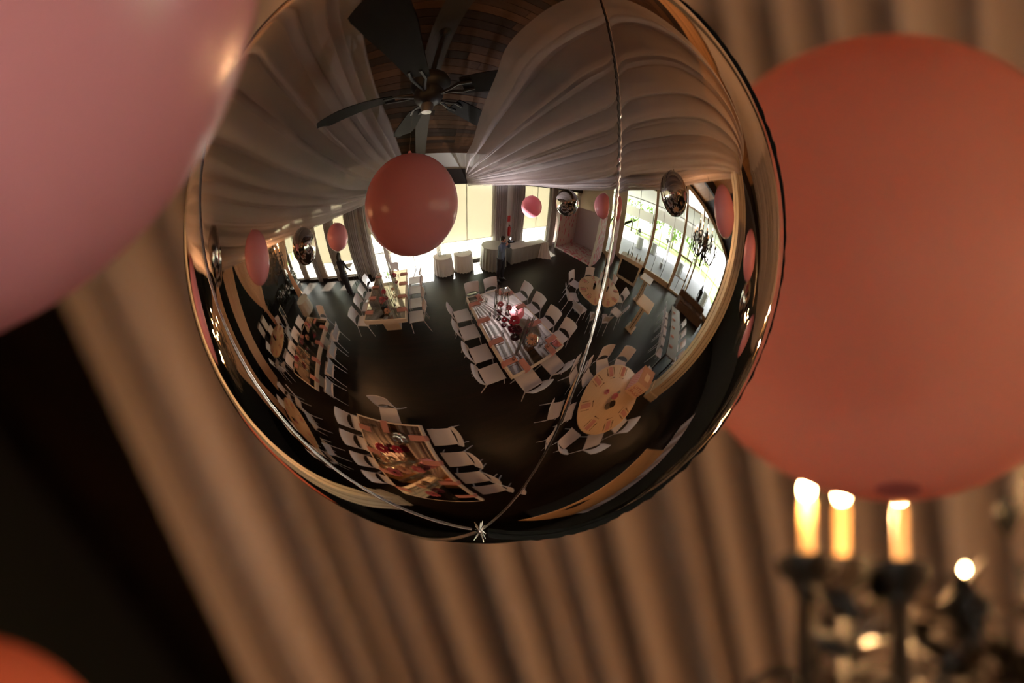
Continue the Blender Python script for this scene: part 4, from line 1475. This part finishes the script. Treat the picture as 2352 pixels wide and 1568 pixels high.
sf = thing('banquette', 'brown upholstered banquette below the glass wall sill', 'sofa', (9.6, 5.6, 0))
M_BROWN = mat('brown_upholstery', (0.17, 0.115, 0.09), 0.8, var=0.3, vscale=6)
obj('seat', MB().bbox((0, 0, 0.24), (0.8, 3.6, 0.46), 0.04), M_BROWN, sf)
obj('backrest', MB().bbox((0.34, 0, 0.62), (0.16, 3.6, 0.5), 0.04), M_BROWN, sf)
for k in range(6):
    obj('cushion', MB().bbox((-0.04, -1.5 + k * 0.6, 0.50), (0.66, 0.56, 0.09), 0.03), M_BROWN, sf)

# ------------------------------------------------------------------ skirted tables along the back wall


def skirt(x, y, r, h, label, m, n=18, ry=None):
    t = thing('skirted_table', label, 'table', (x, y, 0), 0)
    ry = ry or r

    def f(u, v):
        a = 2 * PI * u
        k = 1 + 0.10 * (1 - v) + 0.045 * (1 - v) * math.sin(n * a + math.sin(3 * a))
        return (r * k * math.cos(a), ry * k * math.sin(a), v * h)
    obj('cloth_skirt', MB().grid(f, n * 10, 5), m, t)
    obj('cloth_top', MB().lathe([(0.001, h + 0.004), (r * 0.97, h + 0.004), (r, h - 0.012)], 48, cap=False), m, t).scale = (1, ry / r, 1)


skirt(0.72, -5.98, 0.40, 0.74, 'small white skirted table next to the open doorway', M_CLOTHW)
skirt(1.62, -5.98, 0.40, 0.74, 'small white skirted table next to the grey satin one', M_CLOTHW)
skirt(2.98, -5.72, 0.55, 0.98, 'tall round table under grey satin cloth', M_CLOTHG, 22)
wt = thing('buffet_table', 'long white clothed buffet table before the second window', 'table', (4.95, -5.78, 0))
obj('cloth_top', MB().bbox((0, 0, 0.755), (2.3, 0.72, 0.02), 0.006), M_CLOTHW, wt)
wk = MB()
for sy in (-1, 1):
    wk.grid(lambda u, v: (lerp(-1.15, 1.15, u), sy * (0.36 + 0.02 * math.sin(60 * u) * (1 - v)), v * 0.75), 120, 3)
for sx in (-1, 1):
    wk.grid(lambda u, v: (sx * (1.15 + 0.02 * math.sin(22 * u) * (1 - v)), lerp(-0.36, 0.36, u), v * 0.75), 40, 3)
obj('cloth_skirt', wk, M_CLOTHG, wt)
dc = obj('draped_cloth', MB().grid(lambda u, v: (5.75 + 0.55 * (u - 0.5) + 0.1 * v, -5.36 + 0.5 * (1 - v) ** 1.5 * u + 0.03 * math.sin(20 * u), 0.02 + 0.77 * v), 40, 10), M_CLOTHW)
tag(dc, 'white cloth hanging off the end of the buffet table', 'cloth')
for k, x in enumerate((0.62, 0.82, 1.5, 1.72)):
    bq = thing('glass_dome', 'sunlit glass dome, %s from the doorway on the skirted tables' % ORD[k], 'glass', (x, -6.0, 0.744), 0, 'glass domes on the skirted tables')
    obj('dome', MB().lathe([(0.07, 0.0), (0.08, 0.08), (0.07, 0.18), (0.03, 0.24), (0.002, 0.25)], 16), M_GLASS, bq)
    obj('knob', MB().ellipsoid((0, 0, 0.262), (0.014, 0.014, 0.014), 10, 6), M_GOLD, bq)
fe = thing('fire_extinguisher', 'red fire extinguisher on the wall between grey curtains', 'extinguisher', (4.12, -6.30, 0))
M_EXT = mat('extinguisher_red', (0.50, 0.02, 0.02), 0.4)
obj('cylinder', MB().lathe([(0.05, 1.05), (0.075, 1.08), (0.075, 1.45), (0.03, 1.52), (0.02, 1.56)], 16), M_EXT, fe)
obj('valve', MB().box((0, 0, 1.58), (0.05, 0.09, 0.04)).tube([(0.0, 0.04, 1.58), (0.06, 0.07, 1.45), (0.07, 0.05, 1.25)], 0.01, 6), M_BLACK, fe)
obj('wall_sign', MB().box((0, -0.07, 1.88), (0.16, 0.01, 0.28)), M_EXT, fe, smooth=False)
ac = thing('air_conditioner', 'white wall air conditioner behind the photo booth roof', 'appliance', (9.6, -6.2, 3.05))
obj('casing', MB().bbox((0, 0, 0.0), (1.1, 0.32, 0.42), 0.03), M_WHITEPAINT, ac)
obj('louvre', MB().box((0, 0.165, -0.11), (1.0, 0.02, 0.07)), M_STEEL, ac, smooth=False)
# lounge clutter
bt_ = thing('bistro_table', 'slim pale high table behind the bending person', 'table', (-4.15, -5.92, 0))
obj('tabletop', MB().bbox((0, 0, 0.92), (1.1, 0.36, 0.03), 0.004), M_WHITEPAINT, bt_, smooth=False)
for sx in (-1, 1):
    for sy in (-1, 1):
        obj('leg', MB().tube([(sx * 0.5, sy * 0.14, 0.905), (sx * 0.5, sy * 0.14, 0.0)], 0.012, 6), M_STEEL, bt_)
skirt(-6.55, -3.95, 0.42, 0.55, 'low round ottoman under white cloth on the lounge floor', M_CLOTHW, 10)
lf_ = MB()
rnd = random.Random(5)


def foliage(c, r, n, rnd, size=0.08):
    b = MB()
    for _ in range(n):
        d = Vector((rnd.gauss(0, 1), rnd.gauss(0, 1), rnd.gauss(0, 1)))
        d.normalize()
        p = Vector(c) + Vector((d.x * r[0], d.y * r[1], d.z * r[2])) * (0.55 + 0.45 * rnd.random())
        s_ = size * rnd.uniform(0.6, 1.4)
        a = Vector((rnd.gauss(0, 1), rnd.gauss(0, 1), rnd.gauss(0, 1))).normalized()
        q = a.cross(Vector((0.3, 0.5, 0.8))).normalized()
        b.add([p - a * s_, p + q * s_ * 0.45, p + a * s_, p - q * s_ * 0.45], [(0, 1, 2, 3)])
    return b


M_DKLEAF = mat('dark_foliage', (0.020, 0.018, 0.012), 0.35, var=0.6, vscale=9)
for k, (x, y, z, r) in enumerate(((-9.3, -3.9, 0.55, (0.7, 1.0, 0.55)), (-10.6, -2.3, 0.6, (0.7, 0.7, 0.6)), (-9.6, -5.6, 0.6, (0.6, 0.6, 0.6)))):
    g = thing('dark_shrub', ('dark leafy planting around the black framed sign', 'dark leafy planting behind the tied peach curtain', 'dark leafy planting under the lounge windows')[k], 'plant', (x, y, 0))
    fo = obj('foliage', foliage((0, 0, z), r, 900, rnd, 0.07), M_DKLEAF, g, smooth=False)
    fo['kind'] = 'stuff'
    obj('planter', MB().bbox((0, 0, 0.12), (r[0] * 1.5, r[1] * 1.5, 0.24), 0.01), M_BLACK, g, smooth=False)
sg = thing('framed_sign', 'small black chalk sign in a pale frame among dark leaves', 'sign', (-8.55, -3.05, 0.0), R(70))
obj('frame', MB().box((0, 0, 0.42), (0.03, 0.04, 0.52)).box((0.36, 0, 0.42), (0.03, 0.04, 0.52)).box((0.18, 0, 0.17), (0.39, 0.04, 0.03)).box((0.18, 0, 0.67), (0.39, 0.04, 0.03)), M_CREAM, sg, smooth=False)
obj('chalk_panel', MB().box((0.18, 0, 0.42), (0.34, 0.015, 0.48)), M_BLACK, sg, smooth=False)
obj('easel_leg', MB().box((0.18, 0.08, 0.2), (0.03, 0.03, 0.42)).box((0.02, 0.0, 0.09), (0.03, 0.03, 0.18)).box((0.34, 0, 0.09), (0.03, 0.03, 0.18)), M_CREAM, sg, smooth=False)
for k, (x, y) in enumerate(((-9.5, -1.2), (-9.75, -0.6))):
    pbx = thing('white_cube_stand', ('white cube stand beside the tied peach curtain', 'white cube stand behind the round table in the lounge')[k], 'stand', (x, y, 0))
    obj('cube', MB().bbox((0, 0, 0.85), (0.42, 0.42, 0.5), 0.006), M_CLOTHW, pbx, smooth=False)
    obj('plinth', MB().bbox((0, 0, 0.3), (0.30, 0.30, 0.6), 0.006), M_BLACK, pbx, smooth=False)

# ------------------------------------------------------------------ wooden bar top and pale cloth beyond the pillars
wb_ = thing('wooden_bar', 'long bare wooden bar top in the dark beyond the pillar', 'bar', (0.05, 5.75, 0))
obj('bar_top', MB().bbox((0, 0, 1.03), (2.6, 2.9, 0.05), 0.006), mat('bar_wood', (0.50, 0.31, 0.17), 0.5, var=0.2, vscale=3, stretch=(1, 7, 1)), wb_, smooth=False)
obj('body', MB().bbox((0, 0.1, 0.5), (2.3, 2.5, 1.0), 0.006), M_BLACK, wb_, smooth=False)
hs = thing('black_tray', 'black serving tray on the wooden bar', 'tray', (-0.45, 4.72, 1.056))
obj('dish', MB().lathe([(0.16, 0.0), (0.20, 0.03), (0.19, 0.035), (0.15, 0.008), (0.002, 0.008)], 20), M_BLACK, hs)
obj('handle', MB().tube([(0.18, 0, 0.03), (0.24, 0, 0.06), (0.24, 0.08, 0.06), (0.17, 0.09, 0.03)], 0.008, 6), M_BLACK, hs)
pc = obj('pale_cloth_rail', MB().sheet(lambda u, v: (lerp(-1.6, 3.0, u), 9.4 + 0.05 * math.sin(40 * u), lerp(0.2, 1.0, v)), 90, 4, 0.02, (0, 1, 0)), mat('lavender_cloth', (0.34, 0.28, 0.30), 0.8))
tag(pc, 'pale lavender pleated cloth hung beyond the wooden bar', 'cloth')
obj('rail_post', MB().box((-1.5, 9.4, 0.12), (0.06, 0.06, 0.24)).box((2.9, 9.4, 0.12), (0.06, 0.06, 0.24)), M_BLACK, pc, smooth=False)

# ------------------------------------------------------------------ people


def person(label, loc, rz, J, m_top, m_leg, hair_len=0.0, group=None):
    """J: joint positions (metres, feet at z = 0, facing +Y)"""
    t = thing('person', label, 'person', loc, rz, group)
    order = ['pelvis', 'belly', 'chest', 'neck', 'headb', 'head', 'shl', 'ell', 'wrl', 'hal', 'shr', 'elr', 'wrr', 'har', 'hil', 'knl', 'anl', 'tol', 'hir', 'knr', 'anr', 'tor']
    rad = dict(pelvis=(.16, .12), belly=(.15, .11), chest=(.17, .12), neck=(.06, .06), headb=(.075, .085), head=(.075, .09), shl=(.07, .07), ell=(.045, .045), wrl=(.032, .03), hal=(.035, .02), hil=(.10, .10), knl=(.065, .065), anl=(.045, .045), tol=(.045, .035))
    for k in ('sh', 'el', 'wr', 'ha', 'hi', 'kn', 'an', 'to'):
        rad[k + 'r'] = rad[k + 'l']
    ed = [('pelvis', 'belly'), ('belly', 'chest'), ('chest', 'neck'), ('neck', 'headb'), ('headb', 'head'), ('chest', 'shl'), ('shl', 'ell'), ('ell', 'wrl'), ('wrl', 'hal'), ('chest', 'shr'), ('shr', 'elr'), ('elr', 'wrr'), ('wrr', 'har'), ('pelvis', 'hil'), ('hil', 'knl'), ('knl', 'anl'), ('anl', 'tol'), ('pelvis', 'hir'), ('hir', 'knr'), ('knr', 'anr'), ('anr', 'tor')]
    me = bpy.data.meshes.new('body')
    me.from_pydata([J[k] for k in order], [(order.index(a), order.index(b)) for a, b in ed], [])
    o = bpy.data.objects.new('body', me)
    COL.objects.link(o)
    o.parent = t
    md = o.modifiers.new('skin', 'SKIN')
    for i, k in enumerate(order):
        sv = me.skin_vertices[0].data[i]
        sv.radius = rad[k]
        sv.use_root = (k == 'pelvis')
    o.modifiers.new('sub', 'SUBSURF').levels = 2
    o.modifiers['sub'].render_levels = 2
    # three materials by height are cut with a small procedural switch: skin above the collar, cloth below
    me.materials.append(m_top)
    # trousers: two leg sleeves over the body
    for s_ in 'lr':
        h, k, a = Vector(J['hi' + s_]), Vector(J['kn' + s_]), Vector(J['an' + s_])
        obj('trouser_leg', MB().tube([h + Vector((0, 0, 0.04)), h.lerp(k, 0.5), k, k.lerp(a, 0.5), a + Vector((0, 0, 0.02))], [0.115, 0.100, 0.080, 0.072, 0.066], 12), m_leg, t)
        tp = Vector(J['to' + s_])
        obj('shoe', MB().ellipsoid(tuple(a.lerp(tp, 0.55) + Vector((0, 0, -0.035))), (0.05, 0.14, 0.045), 12, 8), M_BLACK, t)
        w_, hnd = Vector(J['wr' + s_]), Vector(J['ha' + s_])
        hb_ = MB()
        d = (hnd - w_).normalized()
        sd_ = d.orthogonal().normalized()
        hb_.tube([w_ - d * 0.03, w_, w_.lerp(hnd, 0.6), hnd], [0.036, 0.034, 0.042, 0.038], 10)
        for f in range(4):
            b0 = hnd + sd_ * (f - 1.5) * 0.018
            hb_.tube([b0, b0 + d * 0.035, b0 + d * (0.05 + 0.01 * (f in (1, 2))) + d.cross(sd_) * 0.02], [0.009, 0.0085, 0.007], 6)
        hb_.tube([w_.lerp(hnd, 0.35) + sd_ * 0.03, hnd + sd_ * 0.05], [0.011, 0.008], 6)
        obj('hand', hb_, M_SKIN, t)
    hb, hd, nk = Vector(J['headb']), Vector(J['head']), Vector(J['neck'])
    up = (hd - nk).normalized()
    c = hb.lerp(hd, 0.55)
    q = Vector((0, 0, 1)).rotation_difference(up)
    H = thing_part = MB()
    H.ellipsoid((0, 0, 0), (0.078, 0.098, 0.118), 20, 14)
    H.tube([(0, 0.092, 0.015), (0, 0.112, -0.018), (0, 0.096, -0.03)], [0.008, 0.015, 0.010], 8)
    for sx in (-1, 1):
        H.ellipsoid((sx * 0.079, 0.0, -0.005), (0.012, 0.022, 0.03), 8, 6)
        H.ellipsoid((sx * 0.03, 0.084, 0.012), (0.014, 0.010, 0.009), 8, 6)
    H.ellipsoid((0, 0.088, -0.055), (0.024, 0.010, 0.008), 10, 6)
    H.tube([(0, 0.0, -0.17), (0, 0.0, -0.08)], [0.056, 0.05], 12)
    ho = obj('head', H, M_SKIN, t, tuple(c))
    ho.rotation_euler = q.to_euler()
    hr = MB().ellipsoid((0, -0.018, 0.028), (0.088, 0.103, 0.112), 18, 10)
    if hair_len:
        hr.tube([(0, -0.07, 0.02), (0, -0.10, -0.08), (0, -0.09, -0.08 - hair_len)], [0.085, 0.08, 0.05], 12)
    obj('hair', hr, M_HAIR, ho)
    return t


def stand(lean=0.0, hands_up=False, bend=0.0):
    J = dict(pelvis=(0, 0, .95), belly=(0, lean * .3, 1.10), chest=(0, lean * .8, 1.32), neck=(0, lean * 1.1, 1.49), headb=(0, lean * 1.25 + .01, 1.58), head=(0, lean * 1.35 + .02, 1.68))
    for s_, x in (('l', -1), ('r', 1)):
        J['sh' + s_] = (x * .19, lean * .95, 1.42)
        if hands_up:
            J['el' + s_] = (x * .30, lean + .16, 1.30)
            J['wr' + s_] = (x * .10, lean + .22, 1.53)
            J['ha' + s_] = (x * .055, lean + .23, 1.59)
        else:
            J['el' + s_] = (x * .24, lean * .9 + bend * .10, 1.14)
            J['wr' + s_] = (x * .22, lean * .8 + .06 + bend * .35, .93 + bend * .05)
            J['ha' + s_] = (x * .22, lean * .8 + .10 + bend * .40, .86 + bend * .06)
        J['hi' + s_] = (x * .10, 0, .92)
        J['kn' + s_] = (x * .11, .02 + x * 0.03, .50)
        J['an' + s_] = (x * .12, -.02 + x * 0.05, .08)
        J['to' + s_] = (x * .13, .12 + x * 0.05, .03)
    return J


ph_dir = math.atan2(0 - 2.78, 0 + 4.35)
ph = person('photographer in blue shirt raising a camera before the grey satin table', (2.70, -4.55, 0), ph_dir, stand(0.02, True), M_SHIRT, M_TROUSER)
cm = obj('handheld_camera', MB().bbox((0, 0.285, 1.615), (0.13, 0.07, 0.09), 0.008).bbox((0, 0.285, 1.67), (0.06, 0.05, 0.04), 0.006).tube([(0, 0.31, 1.61), (0, 0.37, 1.635), (0, 0.46, 1.67)], [0.034, 0.038, 0.042], 14), M_BLACK, None, (2.70, -4.55, 0), ph_dir)
tag(cm, 'black camera with long lens held up by the photographer', 'camera')
obj('flash_head', MB().bbox((0, 0.285, 1.735), (0.075, 0.06, 0.09), 0.006), M_BLACK, cm)
obj('flash_window', MB().box((0, 0.318, 1.745), (0.06, 0.006, 0.04)), mat('flash_lamp', (1, 1, 1), 0.4, emit=(0.9, 0.95, 1.0, 25.0)), cm, smooth=False)
fl = bpy.data.lights.new('flash_light', 'SPOT')
fl.spot_size = R(130)
fl.spot_blend = 0.7
fl.energy = FLASH_W
fl.color = (0.93, 0.95, 1.0)
fl.shadow_soft_size = 0.02
flo = bpy.data.objects.new('flash_light', fl)
COL.objects.link(flo)
flo.parent = cm
flo.location = (0, 0.36, 1.79)
flo.rotation_euler = (R(176), 0, 0)
person('person in dark clothes bending over the slim high table', (-3.72, -5.10, 0), R(-175), stand(0.10, False, 0.6), M_TROUSER, M_TROUSER, 0.1)
person('person in black suit walking past the glass wall', (10.3, 6.25, 0), R(-80), stand(0.08), M_SUIT, M_SUIT)

# ------------------------------------------------------------------ outside
struct('ground', MB().box((0, -20, -0.12), (120, 26.8, 0.1)).box((36, 12, -0.12), (49, 40, 0.1)), M_GRASS)
struct('terrace', MB().box((18.2, 3, -0.06), (13.6, 22, 0.08)), M_PAVE)
struct('patio', MB().box((-1, -9.2, -0.06), (30, 5.0, 0.08)), M_PAVE_B)
pg = obj('gable_screen', MB(), None)
tag(pg, 'white gable screen wall with a big opening across the terrace', 'wall')
gsc = MB()
XG = 20.0
prof = [(-5.4, 0), (-5.4, 5.4), (-2.0, 6.6), (3.5, 6.0), (3.5, 0)]
gsc.box((XG, -5.2, 2.7), (0.2, 0.5, 5.4)).box((XG, 0.2, 2.9), (0.2, 0.6, 5.8)).box((XG, -2.5, 3.05), (0.2, 5.0, 1.05)).box((XG, -2.5, 5.9), (0.2, 5.0, 1.0)).box((XG, 6.0, 4.2), (0.2, 11.0, 2.0))
obj('wall_panel', gsc, M_WHITEPAINT, pg, smooth=False)
for yy in (3.2, 5.6, 8.0, 10.4):
    obj('post', MB().box((XG, yy, 1.6), (0.25, 0.25, 3.2)), M_WHITEPAINT, pg, smooth=False)
rfm = MB()
rfm.add([(11.3, -10.5, 4.9), (19.8, -10.5, 4.3), (19.8, 13.5, 4.3), (11.3, 13.5, 4.9), (11.3, -10.5, 5.05), (19.8, -10.5, 4.45), (19.8, 13.5, 4.45), (11.3, 13.5, 5.05)], [(0, 3, 2, 1), (4, 5, 6, 7), (0, 1, 5, 4), (1, 2, 6, 5), (2, 3, 7, 6), (3, 0, 4, 7)])
struct('terrace_roof', rfm, M_WHITEPAINT)
tr_ = random.Random(21)


def tree(x, y, h, r, label, m=None):
    t = thing('tree', label, 'tree', (x, y, 0), 0, 'trees outside the windows')
    obj('trunk', MB().tube([(0, 0, -0.1), (0.1, 0, h * 0.3), (0.0, 0.1, h * 0.6)], [0.18, 0.14, 0.08], 8), M_RAFTER, t)
    fo = obj('foliage', foliage((0, 0, h * 0.62), (r, r, h * 0.42), 700, tr_, 0.30), m or M_LEAF, t, smooth=False)
    fo['kind'] = 'stuff'


for k, (x, y, h, r) in enumerate(((-3.2, -13, 5, 1.6), (0.4, -14, 5.5, 1.7), (4.0, -13.5, 5.5, 1.7), (7.6, -14, 6, 1.7), (11.2, -14, 6, 1.7), (-6.8, -14, 6, 1.7), (-10.4, -14, 6, 1.7))):
    tree(x, y, h, r, 'leafy tree outside the back windows, %s of the row' % ORD[k])
for k, (x, y, h, r) in enumerate(((27, -4.2, 7, 2.3), (27.5, 0.7, 7, 2.3), (30, 5.6, 5, 2.3), (30, 10.5, 6, 2.4))):
    tree(x, y, h, r, 'leafy tree beyond the terrace, %s from the booth' % ORD[k])
for k, (x, y) in enumerate(((17.3, -1.2), (18.0, 0.8), (16.2, 4.9), (13.2, 9.0))):
    skirt(x, y, 0.42, 1.05, 'high terrace table under grey cloth, %s from the booth' % ORD[k], M_CLOTHG, 9)
for k in range(4):
    x, y = 24.0 + (k % 2) * 1.5, -2.2 + (k // 2) * 2.4
    st = thing('patio_chair', 'dark patio chair at the lawn edge, %s of four' % ORD[k], 'chair', (x, y, 0), k * 1.3, 'patio chairs')
    obj('seat', MB().box((0, 0, 0.42), (0.55, 0.55, 0.08)), M_BLACK, st, smooth=False)
    obj('backrest', MB().box((0, -0.25, 0.7), (0.55, 0.06, 0.5)), M_BLACK, st, smooth=False)
    for sx in (-1, 1):
        for sy in (-1, 1):
            obj('leg', MB().box((sx * 0.24, sy * 0.24, 0.17), (0.04, 0.04, 0.42)), M_BLACK, st, smooth=False)
for k, (x, y) in enumerate(((14.5, 2.0), (13.2, 5.6))):
    hl = thing('patio_heater', 'steel patio heater standing on the terrace ' + ('near the doorway' if k == 0 else 'near the walking person'), 'heater', (x, y, 0))
    obj('pole', MB().tube([(0, 0, 0.4), (0, 0, 2.2)], 0.03, 8), M_STEEL, hl)
    obj('base', MB().lathe([(0.22, -0.02), (0.22, 0.4), (0.1, 0.45)], 14), M_STEEL, hl)
    obj('hood', MB().lathe([(0.12, 2.0), (0.12, 2.15), (0.42, 2.2), (0.1, 2.32), (0.002, 2.33)], 18), M_STEEL, hl)
for k, (x, y) in enumerate(((-8.3, -9.0), (-7.3, -9.3))):
    lg = thing('sun_lounger', 'pale sun lounger outside the lounge windows, ' + ('far one' if k == 0 else 'near one'), 'lounger', (x, y, 0), 0.3)
    obj('frame', MB().box((0, 0, 0.28), (0.6, 1.9, 0.06)).box((-0.26, 0.8, 0.13), (0.05, 0.05, 0.3)).box((0.26, 0.8, 0.13), (0.05, 0.05, 0.3)).box((-0.26, -0.8, 0.13), (0.05, 0.05, 0.3)).box((0.26, -0.8, 0.13), (0.05, 0.05, 0.3)), M_WHITEPAINT, lg, smooth=False)
    obj('mattress', MB().bbox((0, 0, 0.35), (0.58, 1.85, 0.09), 0.02), M_CREAM, lg)

# give every remaining parented light copy its place: one pair of candle lights per chandelier is copied by dup()
for o in list(COL.objects):
    if o.type == 'MESH' and len(o.data.vertices) == 0 and not o.children:
        bpy.data.objects.remove(o)
